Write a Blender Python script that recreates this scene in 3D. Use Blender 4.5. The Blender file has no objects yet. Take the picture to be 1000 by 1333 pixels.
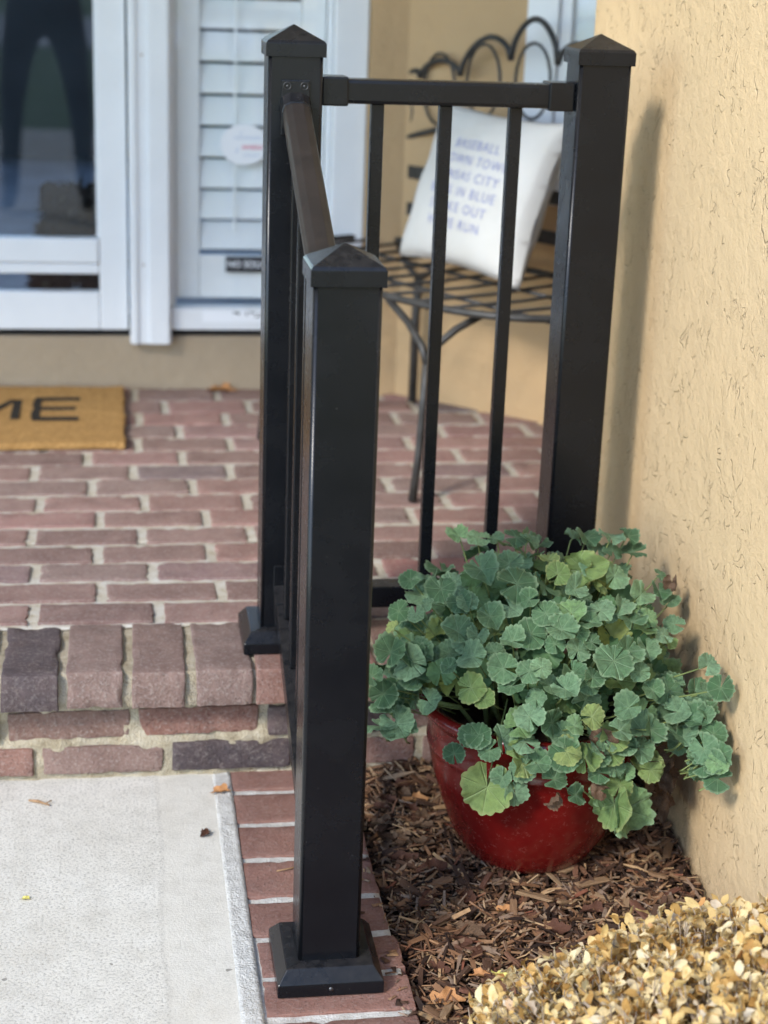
import bpy, bmesh, math, random
import numpy as np
from mathutils import Vector, Matrix, noise

R = math.radians
rng = random.Random(7)
scene = bpy.context.scene
C = scene.collection

# ------------------------------------------------------------------ camera, sky, sun, exposure
CAM_POS = (-0.2764, -2.0732, 1.3671)
YAW, PITCH, ROLL, FPX = 0.1614, -0.3144, 0.0374, 2195.33
fw = Vector((math.sin(YAW)*math.cos(PITCH), math.cos(YAW)*math.cos(PITCH), math.sin(PITCH)))
rt = Vector((math.cos(YAW), -math.sin(YAW), 0)); up = rt.cross(fw)
r2 = rt*math.cos(ROLL) + up*math.sin(ROLL); u2 = r2.cross(fw)
cam_data = bpy.data.cameras.new('camera'); cam = bpy.data.objects.new('camera', cam_data); C.objects.link(cam)
m = Matrix((r2, u2, -fw)).transposed().to_4x4(); m.translation = Vector(CAM_POS)
cam.matrix_world = m
cam_data.sensor_fit = 'VERTICAL'; cam_data.sensor_height = 36.0
cam_data.lens = FPX/1333*36
cam_data.clip_start = 0.05; cam_data.clip_end = 600
cam_data.dof.use_dof = True; cam_data.dof.focus_distance = 2.42; cam_data.dof.aperture_fstop = 3.5
scene.camera = cam

SUN_EL, SUN_AZ = 36.0, 224.0          # compass-like azimuth of the sun, clockwise from +Y
world = bpy.data.worlds.new('World'); scene.world = world; world.use_nodes = True
wt = world.node_tree; wt.nodes.clear()
sky = wt.nodes.new('ShaderNodeTexSky'); sky.sky_type = 'NISHITA'; sky.sun_disc = False
sky.sun_elevation = R(SUN_EL); sky.sun_rotation = R(SUN_AZ)
sky.air_density = 1.0; sky.dust_density = 0.3; sky.ozone_density = 2.6
bg = wt.nodes.new('ShaderNodeBackground'); bg.inputs['Strength'].default_value = 0.15
wo = wt.nodes.new('ShaderNodeOutputWorld')
wt.links.new(sky.outputs[0], bg.inputs['Color']); wt.links.new(bg.outputs[0], wo.inputs['Surface'])
sd = bpy.data.lights.new('sun', 'SUN'); sd.energy = 1.05; sd.angle = R(10); sd.color = (1.0, 0.94, 0.85)
sun = bpy.data.objects.new('sun', sd); C.objects.link(sun)
sdir = Vector((math.sin(R(SUN_AZ))*math.cos(R(SUN_EL)), math.cos(R(SUN_AZ))*math.cos(R(SUN_EL)), math.sin(R(SUN_EL))))
sun.rotation_euler = sdir.to_track_quat('Z', 'Y').to_euler()
scene.view_settings.view_transform = 'Standard'; scene.view_settings.look = 'None'
scene.view_settings.exposure = 1.88; scene.view_settings.gamma = 1.0
scene.cycles.max_bounces = 8; scene.cycles.transparent_max_bounces = 12
scene.cycles.use_denoising = True

# ------------------------------------------------------------------ materials
class NT:
    def __init__(s, name):
        s.m = bpy.data.materials.new(name); s.m.use_nodes = True
        s.t = s.m.node_tree; s.b = s.t.nodes['Principled BSDF']; s.out = s.t.nodes['Material Output']
    def n(s, kind, **kw):
        nd = s.t.nodes.new(kind)
        for k, v in kw.items(): setattr(nd, k, v)
        return nd
    def l(s, a, b): s.t.links.new(a, b)
    def val(s, node, **kw):
        for k, v in kw.items(): node.inputs[k].default_value = v
        return node
    def coord(s, kind='Object', scale=None):
        tc = s.n('ShaderNodeTexCoord'); o = tc.outputs[kind]
        if scale:
            mp = s.n('ShaderNodeMapping'); mp.inputs['Scale'].default_value = scale; s.l(o, mp.inputs[0]); o = mp.outputs[0]
        return o
    def noise(s, co, scale, detail=4, rough=.55, dist=0):
        nd = s.n('ShaderNodeTexNoise'); s.l(co, nd.inputs['Vector'])
        s.val(nd, Scale=scale, Detail=detail, Roughness=rough, Distortion=dist); return nd
    def ramp(s, fac, stops, interp='LINEAR'):
        r = s.n('ShaderNodeValToRGB'); r.color_ramp.interpolation = interp
        e = r.color_ramp.elements
        while len(e) > 1: e.remove(e[-1])
        for i, (p, c) in enumerate(stops):
            el = e[0] if i == 0 else e.new(p)
            el.position = p; el.color = (*c, 1) if len(c) == 3 else c
        s.l(fac, r.inputs[0]); return r.outputs[0]
    def math(s, op, a, b=None, c=None, clamp=False):
        nd = s.n('ShaderNodeMath', operation=op); nd.use_clamp = clamp
        for i, v in enumerate((a, b, c)):
            if v is None: continue
            if isinstance(v, (int, float)): nd.inputs[i].default_value = v
            else: s.l(v, nd.inputs[i])
        return nd.outputs[0]
    def mix(s, fac, a, b, mode='MIX'):
        nd = s.n('ShaderNodeMix', data_type='RGBA', blend_type=mode)
        for i, v in ((0, fac), (6, a), (7, b)):
            if isinstance(v, (int, float)): nd.inputs[i].default_value = v
            elif isinstance(v, tuple): nd.inputs[i].default_value = (*v, 1)
            else: s.l(v, nd.inputs[i])
        return nd.outputs[2]
    def col(s, v):
        if isinstance(v, tuple): s.b.inputs['Base Color'].default_value = (*v, 1)
        else: s.l(v, s.b.inputs['Base Color'])
    def rough(s, v):
        if isinstance(v, (int, float)): s.b.inputs['Roughness'].default_value = v
        else: s.l(v, s.b.inputs['Roughness'])
    def spec(s, v): s.b.inputs['Specular IOR Level'].default_value = v
    def bump(s, h, strength=.3, dist=.002, prev=None):
        bp = s.n('ShaderNodeBump'); bp.inputs['Strength'].default_value = strength; bp.inputs['Distance'].default_value = dist
        s.l(h, bp.inputs['Height'])
        if prev is not None: s.l(prev, bp.inputs['Normal'])
        s.l(bp.outputs[0], s.b.inputs['Normal']); return bp.outputs[0]

M = {}
def mat_plain(name, c, rough=.5, spec=.5, var=.0, nscale=30, bump=0, metallic=0):
    t = NT(name); t.rough(rough); t.spec(spec); t.b.inputs['Metallic'].default_value = metallic
    if var or bump:
        nz = t.noise(t.coord(), nscale, 5)
        if var:
            t.col(t.ramp(nz.outputs[0], [(.3, tuple(x*(1-var) for x in c)), (.7, tuple(min(1, x*(1+var)) for x in c))]))
        else: t.col(c)
        if bump: t.bump(nz.outputs[0], bump, .002)
    else: t.col(c)
    M[name] = t.m; return t

# powder-coated black metal
t = NT('black_metal'); co = t.coord()
n1 = t.noise(co, 900, 2); n2 = t.noise(co, 9, 5, .65)
t.col(t.ramp(n2.outputs[0], [(.35, (.0035, .0041, .0056)), (.75, (.006, .0067, .0085))]))
t.rough(t.ramp(n2.outputs[0], [(.3, (.22,)*3), (.7, (.31,)*3)])); t.spec(.30); t.bump(n1.outputs[0], .12, .0006)
gm = t.n('ShaderNodeNewGeometry'); sz_ = t.n('ShaderNodeSeparateXYZ'); t.l(gm.outputs['Normal'], sz_.inputs[0]); n5 = t.noise(co, 60, 5, .7); n6 = t.noise(co, 260, 2, .5)
du = t.math('MULTIPLY', t.ramp(sz_.outputs[2], [(.35, (0,)*3), (.95, (1,)*3)]), t.ramp(n5.outputs[0], [(.35, (.15,)*3), (.7, (1,)*3)]))
fl = t.ramp(n6.outputs[0], [(.76, (0,)*3), (.80, (1,)*3)])
lk = [l for l in t.t.links if l.to_socket == t.b.inputs['Base Color']][0].from_socket
cc = t.mix(t.math('MULTIPLY', du, .22), lk, (.11, .10, .095)); cc = t.mix(t.math('MULTIPLY', fl, .35), cc, (.22, .21, .20)); t.col(cc); M['black_metal'] = t.m
# handrail: the same coat, a little worn and brownish
t = NT('worn_metal'); co = t.coord()
n1 = t.noise(co, 700, 2); n2 = t.noise(co, 25, 5, .7)
t.col(t.ramp(n2.outputs[0], [(.35, (.018, .015, .014)), (.7, (.032, .025, .022))])); t.rough(.46); t.bump(n1.outputs[0], .2, .0006); M['worn_metal'] = t.m
# bench iron, dusty
t = NT('bench_iron'); co = t.coord(); n2 = t.noise(co, 40, 4)
t.col(t.ramp(n2.outputs[0], [(.3, (.02, .019, .018)), (.75, (.05, .047, .044))])); t.rough(.5); M['bench_iron'] = t.m
mat_plain('screw', (.10, .10, .105), .4, .5, metallic=.9)

def brick_mat(name, stops, light=.25, white=.35, scale=1.0):
    t = NT(name); co = t.coord('Object'); oi = t.n('ShaderNodeObjectInfo')
    base = t.ramp(oi.outputs['Random'], stops)
    ofs = t.n('ShaderNodeVectorMath', operation='ADD'); t.l(co, ofs.inputs[0])
    cx = t.n('ShaderNodeCombineXYZ'); k = t.math('MULTIPLY', oi.outputs['Random'], 37.0); t.l(k, cx.inputs[0]); t.l(k, cx.inputs[1]); t.l(cx.outputs[0], ofs.inputs[1])
    v = ofs.outputs[0]
    n1 = t.noise(v, 28, 6, .65); n2 = t.noise(v, 160, 5, .7); n3 = t.noise(v, 12, 4, .6, .5)
    c = t.mix(t.math('MULTIPLY', t.ramp(n1.outputs[0], [(.4, (0,)*3), (.75, (1,)*3)]), light), base, (.36, .24, .20))
    dk = t.ramp(n3.outputs[0], [(.3, (.55, .5, .5)), (.6, (1, 1, 1))]); c = t.mix(.6, c, dk, 'MULTIPLY')
    wm = t.math('MULTIPLY', t.ramp(n2.outputs[0], [(.5, (0,)*3), (.72, (1,)*3)]), white); c = t.mix(wm, c, (.44, .39, .34))
    t.col(c); t.rough(.85); t.spec(.25)
    h = t.math('ADD', t.math('MULTIPLY', n1.outputs[0], .6), n2.outputs[0])
    n4 = t.noise(v, 420, 3, .6); pr_ = t.ramp(n4.outputs[0], [(.33, (1,)*3), (.40, (0,)*3)]); c = t.mix(t.math('MULTIPLY', pr_, .55), c, (.05, .035, .03)); t.col(c)
    h = t.math('SUBTRACT', h, t.math('MULTIPLY', pr_, .8)); t.bump(h, .75, .0035); M[name] = t.m
brick_mat('porch_brick', [(0, (.21, .13, .112)), (.15, (.26, .165, .14)), (.35, (.33, .19, .16)), (.5, (.27, .19, .165)), (.65, (.36, .20, .17)), (.8, (.30, .185, .17)), (.9, (.40, .19, .165)), (.96, (.22, .165, .16)), (1, (.15, .125, .125))], .4, .6)
brick_mat('step_brick', [(0, (.17, .105, .085)), (.3, (.22, .132, .105)), (.55, (.21, .142, .12)), (.8, (.27, .155, .122)), (1, (.25, .128, .098))], .35, .5)
brick_mat('dark_brick', [(0, (.06, .048, .052)), (1, (.10, .075, .075))], .15, .3)
brick_mat('border_brick', [(0, (.20, .105, .08)), (.5, (.235, .122, .094)), (1, (.27, .14, .107))], .25, .25)
t = NT('mortar'); co = t.coord(); n1 = t.noise(co, 40, 6, .65); n2 = t.noise(co, 260, 4)
t.col(t.ramp(n1.outputs[0], [(.22, (.30, .25, .17)), (.42, (.48, .43, .34)), (.6, (.53, .50, .44)), (.8, (.60, .58, .54))])); t.rough(.95); t.spec(.15)
t.bump(t.math('ADD', n1.outputs[0], t.math('MULTIPLY', n2.outputs[0], .6)), .8, .005); M['mortar'] = t.m
t = NT('step_mortar'); co = t.coord(); n1 = t.noise(co, 30, 6, .7); n2 = t.noise(co, 260, 4)
t.col(t.ramp(n1.outputs[0], [(.25, (.22, .17, .105)), (.45, (.39, .33, .23)), (.65, (.49, .43, .33)), (.82, (.58, .54, .46))])); t.rough(.95); t.spec(.15)
t.bump(t.math('ADD', n1.outputs[0], t.math('MULTIPLY', n2.outputs[0], .8)), 1.0, .006); M['step_mortar'] = t.m
t = NT('white_mortar'); co = t.coord(); n1 = t.noise(co, 60, 6, .65); n2 = t.noise(co, 300, 4)
t.col(t.ramp(n1.outputs[0], [(.3, (.42, .40, .36)), (.7, (.64, .62, .57))])); t.rough(.95); t.spec(.15)
t.bump(t.math('ADD', n1.outputs[0], n2.outputs[0]), .8, .004); M['white_mortar'] = t.m

# concrete walk, sandy speckle with small voids, a smoother trowelled band near the brick
t = NT('concrete'); co = t.coord()
n1 = t.noise(co, 3.5, 6, .6); n2 = t.noise(co, 230, 4, .75); n3 = t.noise(co, 26, 5, .6)
vor = t.n('ShaderNodeTexVoronoi', feature='F1'); t.l(co, vor.inputs['Vector']); t.val(vor, Scale=13.0, Randomness=1.0)
vor2 = t.n('ShaderNodeTexVoronoi', feature='F1'); t.l(co, vor2.inputs['Vector']); t.val(vor2, Scale=150.0, Randomness=1.0)
base = t.ramp(n1.outputs[0], [(.3, (.60, .565, .49)), (.7, (.70, .67, .595))])
base = t.mix(t.math('MULTIPLY', t.ramp(n3.outputs[0], [(.45, (0,)*3), (.7, (1,)*3)]), .35), base, (.43, .40, .34))
grain = t.ramp(n2.outputs[0], [(.36, (.30, .29, .28)), (.5, (1, 1, 1))])
sx = t.n('ShaderNodeSeparateXYZ'); t.l(co, sx.inputs[0])
wob = t.math('ADD', sx.outputs[0], t.math('MULTIPLY', t.noise(co, 4, 3).outputs[0], .03))
band = t.ramp(t.math('ADD', wob, 1.0), [(.792, (1, 1, 1)), (.797, (0, 0, 0))])
g = t.math('MULTIPLY', t.math('MULTIPLY_ADD', band, .45, .30), .9)
base = t.mix(g, base, grain, 'MULTIPLY')
seam = t.ramp(t.math('ADD', wob, 1.0), [(.786, (0,)*3), (.791, (1,)*3), (.796, (0,)*3)]); base = t.mix(t.math('MULTIPLY', seam, .28), base, (.30, .27, .22))
base = t.mix(t.math('MULTIPLY', t.math('SUBTRACT', 1.0, band), .14), base, (.47, .42, .33))
n7 = t.noise(co, 1.7, 5, .7, .6); base = t.mix(t.math('MULTIPLY', t.ramp(n7.outputs[0], [(.5, (0,)*3), (.68, (1,)*3)]), .3), base, (.45, .41, .33))
pit = t.math('LESS_THAN', vor.outputs['Distance'], t.math('MULTIPLY_ADD', t.noise(co, 30, 2).outputs[0], .30, -.075))
pit = t.math('MULTIPLY', pit, t.math('GREATER_THAN', t.noise(co, 7, 1).outputs[0], .50))
base = t.mix(t.math('MULTIPLY', pit, .7), base, (.17, .155, .13))
t.col(base); t.rough(.9); t.spec(.2)
h = t.math('SUBTRACT', t.math('ADD', n2.outputs[0], n3.outputs[0]), t.math('MULTIPLY', pit, 2.5)); t.bump(h, .5, .002); M['concrete'] = t.m

# stucco: trowelled relief with broken worm grooves and pin holes
def stucco(name, c, groove=1.0):
    t = NT(name); co = t.coord('Object'); mp = t.n('ShaderNodeMapping'); mp.inputs['Scale'].default_value = (1, 1.0, .75); t.l(co, mp.inputs[0]); v = mp.outputs[0]
    nA = t.noise(v, 13, 3, .5, .6); nB = t.noise(v, 9, 2); nC = t.noise(co, 330, 3, .6); nD = t.noise(co, 26, 5, .6); nE = t.noise(co, 2.2, 4, .6)
    ridge = t.math('ABSOLUTE', t.math('SUBTRACT', nA.outputs[0], .5))
    line = t.ramp(ridge, [(0, (1, 1, 1)), (.009, (0, 0, 0))])
    nF = t.noise(v, 34, 3, .6)
    mask = t.ramp(t.math('MULTIPLY', nF.outputs[0], t.math('ADD', nB.outputs[0], .5)), [(.525, (0, 0, 0)), (.57, (1, 1, 1))])
    gr = t.math('MULTIPLY', line, mask)
    nG = t.noise(v, 24, 3, .5, .5); ridge2 = t.math('ABSOLUTE', t.math('SUBTRACT', nG.outputs[0], .5))
    line2 = t.ramp(ridge2, [(0, (1, 1, 1)), (.010, (0, 0, 0))])
    mask2 = t.ramp(t.noise(v, 20, 2).outputs[0], [(.535, (0, 0, 0)), (.59, (1, 1, 1))])
    gr = t.math('MAXIMUM', gr, t.math('MULTIPLY', line2, mask2))
    vor = t.n('ShaderNodeTexVoronoi', feature='F1'); t.l(v, vor.inputs['Vector']); t.val(vor, Scale=70.0)
    pit = t.math('LESS_THAN', vor.outputs['Distance'], t.math('MULTIPLY_ADD', t.noise(v, 15, 2).outputs[0], .85, -.27))
    gr = t.math('MAXIMUM', gr, t.math('MULTIPLY', pit, .8))
    b = t.ramp(nE.outputs[0], [(.3, tuple(x*.93 for x in c)), (.7, tuple(x*1.05 for x in c))])
    szn = t.n('ShaderNodeSeparateXYZ'); t.l(co, szn.inputs[0])
    spl = t.math('MULTIPLY', t.ramp(t.math('ADD', szn.outputs[2], t.math('MULTIPLY', nD.outputs[0], .10)), [(.03, (1,)*3), (.13, (0,)*3)]), t.ramp(nC.outputs[0], [(.42, (.1,)*3), (.6, (1,)*3)]))
    b = t.mix(t.math('MULTIPLY', spl, .45), b, (.16, .11, .07))                    # soil splashed up at the foot
    b = t.mix(t.math('MULTIPLY', gr, .16*groove), b, tuple(x*.45 for x in c))     # darker tone in the grooves and pits
    t.col(b); t.rough(.88); t.spec(.2)
    h = t.math('ADD', t.math('MULTIPLY', nD.outputs[0], 1.1), t.math('MULTIPLY', nC.outputs[0], .34))
    h = t.math('SUBTRACT', h, t.math('MULTIPLY', gr, .6*groove)); t.bump(h, .85, .0055); M[name] = t.m
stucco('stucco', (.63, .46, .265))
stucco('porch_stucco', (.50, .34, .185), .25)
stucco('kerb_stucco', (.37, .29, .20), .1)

mat_plain('white_vinyl', (.72, .73, .74), .35, .5, .03, 8)
mat_plain('white_shutter', (.84, .85, .85), .45, .5, .03, 8)
mat_plain('gap_shade', (.02, .02, .022), .8, .2)
mat_plain('room_wall', (.16, .18, .21), .9, .2, .2, 2)
mat_plain('room_floor', (.42, .45, .50), .5, .4, .3, 6)
t = NT('glass'); t.t.nodes.remove(t.b)
tr = t.n('ShaderNodeBsdfTransparent'); tr.inputs[0].default_value = (.97, .98, .98, 1)
gl = t.n('ShaderNodeBsdfGlossy'); gl.inputs['Roughness'].default_value = .01; gl.inputs[0].default_value = (.95, .98, 1, 1)
lw = t.n('ShaderNodeLayerWeight'); lw.inputs[0].default_value = .5; mx = t.n('ShaderNodeMixShader')
t.l(t.math('MULTIPLY_ADD', t.math('POWER', lw.outputs['Facing'], 5.0), .92, .062), mx.inputs[0]); t.l(tr.outputs[0], mx.inputs[1]); t.l(gl.outputs[0], mx.inputs[2]); t.l(mx.outputs[0], t.out.inputs[0]); M['glass'] = t.m

# red glazed pot
t = NT('red_glaze'); co = t.coord(); n1 = t.noise(co, 6, 5, .6); n2 = t.noise(co, 90, 5, .7); n3 = t.noise(co, 420, 3)
c = t.ramp(n1.outputs[0], [(.3, (.105, .0048, .0045)), (.7, (.155, .007, .006))])
c = t.mix(t.math('MULTIPLY', t.ramp(n2.outputs[0], [(.52, (0,)*3), (.85, (1,)*3)]), .22), c, (.26, .12, .09))
c = t.mix(t.math('MULTIPLY', t.ramp(n3.outputs[0], [(.70, (0,)*3), (.76, (1,)*3)]), .2), c, (.35, .22, .18))
t.col(c); t.rough(t.ramp(n2.outputs[0], [(.35, (.14,)*3), (.8, (.36,)*3)])); t.spec(.5); t.bump(n1.outputs[0], .08, .01); M['red_glaze'] = t.m
mat_plain('black_plastic', (.012, .012, .013), .4, .5)
mat_plain('potting_soil', (.025, .017, .012), .95, .1, .4, 90, .8)
mat_plain('terracotta', (.42, .24, .15), .8, .2, .12, 40, .2)

# geranium leaves: veins radiate from the petiole at the origin
def leaf_mat(name, stops, vein, edge):
    t = NT(name); co = t.coord('Object'); oi = t.n('ShaderNodeObjectInfo'); s = t.n('ShaderNodeSeparateXYZ'); t.l(co, s.inputs[0])
    th = t.math('ARCTAN2', s.outputs[1], s.outputs[0])
    r = t.math('SQRT', t.math('ADD', t.math('POWER', s.outputs[0], 2.0), t.math('POWER', s.outputs[1], 2.0)))
    a = t.math('MULTIPLY', th, 7/(2*math.pi)); fr = t.math('ABSOLUTE', t.math('SUBTRACT', t.math('FRACT', t.math('ADD', a, 100.5)), .5))
    d = t.math('MULTIPLY', fr, r)                        # distance from the vein, roughly
    vm = t.ramp(d, [(.0, (1,)*3), (.006, (.7,)*3), (.017, (0,)*3)])
    cen = t.ramp(r, [(.02, (1,)*3), (.16, (0,)*3)])
    n1 = t.noise(co, 7, 4, .6); n2 = t.noise(co, 40, 3)
    base = t.ramp(oi.outputs['Random'], stops)
    base = t.mix(t.ramp(n1.outputs[0], [(.35, (0,)*3), (.75, (.75,)*3)]), base, tuple(x*.6 for x in stops[0][1]), 'MIX')
    ed = t.ramp(r, [(.43, (0,)*3), (.50, (1,)*3)])
    base = t.mix(t.math('MULTIPLY', ed, .6), base, edge)
    base = t.mix(t.math('MULTIPLY', t.math('MAXIMUM', vm, t.math('MULTIPLY', cen, .6)), .42), base, vein)
    t.col(base); t.rough(.5); t.spec(.5)
    t.bump(t.math('ADD', t.math('MULTIPLY', vm, -.8), t.math('MULTIPLY', n2.outputs[0], .35)), .5, .06)
    # thin leaf: some light passes through
    tl = t.n('ShaderNodeBsdfTranslucent'); t.l(base, tl.inputs[0]); mxx = t.n('ShaderNodeMixShader'); mxx.inputs[0].default_value = .22
    t.l(t.b.outputs[0], mxx.inputs[1]); t.l(tl.outputs[0], mxx.inputs[2]); t.l(mxx.outputs[0], t.out.inputs[0]); M[name] = t.m
leaf_mat('leaf_green', [(0, (.065, .145, .062)), (.25, (.11, .215, .10)), (.55, (.16, .28, .145)), (.85, (.22, .36, .205)), (1, (.24, .40, .15))], (.30, .42, .25), (.29, .41, .24))
leaf_mat('leaf_yellow', [(0, (.17, .27, .085)), (.6, (.22, .32, .10)), (1, (.30, .36, .12))], (.36, .44, .22), (.34, .38, .15))
mat_plain('stem_green', (.16, .20, .07), .6, .3, .3, 30)
mat_plain('dead_leaf', (.11, .068, .042), .85, .2, .45, 30, .5)
mat_plain('orange_leaf', (.45, .22, .09), .8, .2, .3, 40, .5)
mat_plain('dark_leaf', (.09, .04, .025), .8, .2, .4, 40, .5)
mat_plain('pale_leaf', (.52, .46, .13), .7, .3, .2, 60)
mat_plain('twig', (.28, .17, .09), .85, .2, .3, 60)

def island_mat(name, stops, rough=.85, per_object=False, bump=.4, translucent=0):
    t = NT(name)
    if per_object: f = t.n('ShaderNodeObjectInfo').outputs['Random']
    else: f = t.n('ShaderNodeNewGeometry').outputs['Random Per Island']
    co = t.coord(); n1 = t.noise(co, 120, 4, .6)
    b = t.ramp(f, stops); b = t.mix(.5, b, t.ramp(n1.outputs[0], [(.3, (.55,)*3), (.7, (1.25,)*3)]), 'MULTIPLY')
    t.col(b); t.rough(rough); t.spec(.2); t.bump(n1.outputs[0], bump, .002)
    if translucent:
        tl = t.n('ShaderNodeBsdfTranslucent'); t.l(b, tl.inputs[0]); mxx = t.n('ShaderNodeMixShader'); mxx.inputs[0].default_value = translucent
        t.l(t.b.outputs[0], mxx.inputs[1]); t.l(tl.outputs[0], mxx.inputs[2]); t.l(mxx.outputs[0], t.out.inputs[0])
    M[name] = t.m
chip_stops = [(0, (.022, .013, .010)), (.25, (.065, .034, .021)), (.42, (.13, .065, .035)), (.58, (.22, .115, .058)), (.72, (.21, .15, .11)), (.87, (.40, .26, .135)), (1, (.17, .06, .035))]
island_mat('mulch', chip_stops); island_mat('chip', [(0, (.05, .03, .022)), (.3, (.10, .055, .034)), (.55, (.16, .07, .045)), (.8, (.21, .12, .065)), (1, (.28, .18, .10))], per_object=True)
dry = [(0, (.46, .27, .09)), (.15, (.62, .41, .16)), (.40, (.74, .57, .27)), (.65, (.80, .67, .40)), (.84, (.80, .70, .48)), (.95, (.66, .60, .52)), (1, (.60, .30, .09))]
dry = [(p, tuple(c*k for c, k in zip(q, (1.0, .95, .84)))) for p, q in dry]
island_mat('dry_leaf', dry, .6, bump=.2, translucent=.3); island_mat('dry_leaf_single', dry, .6, True, .2, .3)
island_mat('leaf_inner_shade', [(0, (.045, .10, .04)), (.5, (.085, .165, .07)), (.85, (.13, .23, .10)), (1, (.22, .26, .07))], .5, bump=.2, translucent=.2)  # darker greens put the shade inside the crown into the leaf colour
mat_plain('dry_twig', (.30, .24, .18), .85, .2, .3, 60)
mat_plain('soil', (.028, .019, .014), .95, .1, .5, 60, .9)
t = NT('coir'); co = t.coord(); n1 = t.noise(co, 130, 6, .85); n2 = t.noise(co, 22, 5, .7)
c = t.ramp(n1.outputs[0], [(.32, (.22, .11, .035)), (.5, (.55, .31, .11)), (.70, (.74, .47, .21))]); c = t.mix(.5, c, t.ramp(n2.outputs[0], [(.3, (.7,)*3), (.7, (1.1,)*3)]), 'MULTIPLY')
t.col(c); t.rough(.95); t.spec(.1); t.bump(n1.outputs[0], 1.0, .008); M['coir'] = t.m
mat_plain('mat_print', (.035, .03, .025), .95, .1, .4, 300, .8)
t = NT('pillow_cloth'); co = t.coord(); n1 = t.noise(co, 700, 2); n2 = t.noise(co, 6, 4)
t.col(t.ramp(n2.outputs[0], [(.3, (.54, .525, .49)), (.7, (.62, .605, .575))])); t.rough(.9); t.spec(.15); t.bump(n1.outputs[0], .3, .001); M['pillow_cloth'] = t.m
mat_plain('blue_print', (.27, .29, .50), .85, .2)
mat_plain('red_print', (.75, .16, .22), .6, .3); mat_plain('pale_blue_print', (.42, .50, .68), .6, .3); mat_plain('black_print', (.02, .02, .025), .5, .4); mat_plain('sticker_white', (.80, .81, .83), .5, .4)
t = NT('lawn'); co = t.coord(); n1 = t.noise(co, 3, 6, .7); n2 = t.noise(co, 60, 4)
t.col(t.mix(.5, t.ramp(n1.outputs[0], [(.3, (.05, .10, .025)), (.7, (.12, .20, .05))]), t.ramp(n2.outputs[0], [(.3, (.6,)*3), (.7, (1.2,)*3)]), 'MULTIPLY')); t.rough(.95); M['lawn'] = t.m
mat_plain('street', (.55, .54, .52), .9, .2, .1, 5)
mat_plain('added_soffit', (.62, .60, .56), .8, .2, .05, 4)
mat_plain('dog_fur', (.010, .009, .008), .9, .2, .6, 25, .6); mat_plain('dog_fur_grey', (.014, .012, .010), .9, .2, .5, 30)
t = NT('person_cloth'); co = t.coord(); s = t.n('ShaderNodeSeparateXYZ'); t.l(co, s.inputs[0])
zz = t.math('MULTIPLY', s.outputs[2], .5)
t.col(t.ramp(zz, [(0, (.02, .02, .022)), (.045, (.035, .042, .055)), (.25, (.035, .042, .055)), (.252, (.018, .019, .026)), (.50, (.018, .019, .026)), (.502, (.03, .032, .045)), (.745, (.03, .032, .045)), (.747, (.42, .25, .18))], 'CONSTANT')); t.rough(.85); M['person_cloth'] = t.m
mat_plain('dark_hair', (.02, .014, .01), .6, .4)

# ------------------------------------------------------------------ builders
def link(name, me, mat=None, parent=None, loc=None):
    o = bpy.data.objects.new(name, me); C.objects.link(o)
    if mat is not None and me is not None and len(me.materials) == 0: me.materials.append(M[mat])
    if parent is not None: o.parent = parent
    if loc is not None: o.location = loc
    return o
def empty(name, loc=(0, 0, 0), rz=0, parent=None):
    o = bpy.data.objects.new(name, None); C.objects.link(o); o.location = loc; o.rotation_euler[2] = rz; o.empty_display_size = .1
    if parent: o.parent = parent
    return o
def tag(o, label=None, cat=None, group=None, kind=None):
    if label: o['label'] = label
    if cat: o['category'] = cat
    if group: o['group'] = group
    if kind: o['kind'] = kind
    return o
def bm_mesh(bm, smooth=False):
    me = bpy.data.meshes.new('m'); bm.to_mesh(me); bm.free()
    if smooth:
        me.polygons.foreach_set('use_smooth', [True]*len(me.polygons))
    return me
def raw(verts, faces, smooth=False):
    me = bpy.data.meshes.new('m'); me.from_pydata([tuple(v) for v in verts], [], faces); me.update()
    if smooth: me.polygons.foreach_set('use_smooth', [True]*len(me.polygons))
    return me
def add_box(bm, lo, hi, bevel=0, seg=2, M4=None):
    lo, hi = Vector(lo), Vector(hi)
    r = bmesh.ops.create_cube(bm, size=1.0); vs = r['verts']
    for v in vs: v.co = Vector(((v.co.x+.5)*(hi.x-lo.x)+lo.x, (v.co.y+.5)*(hi.y-lo.y)+lo.y, (v.co.z+.5)*(hi.z-lo.z)+lo.z))
    if bevel:
        es = list({e for v in vs for e in v.link_edges})
        r = bmesh.ops.bevel(bm, geom=es, offset=bevel, segments=seg, affect='EDGES', profile=.6); vs = list({v for f in r['faces'] for v in f.verts} | {v for v in vs if v.is_valid})
    if M4 is not None:
        for v in vs: v.co = M4 @ v.co
    return vs
def box(name, lo, hi, mat, parent=None, bevel=0, seg=2, smooth=False):
    bm = bmesh.new(); add_box(bm, lo, hi, bevel, seg); me = bm_mesh(bm, smooth)
    return link(name, me, mat, parent)
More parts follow.
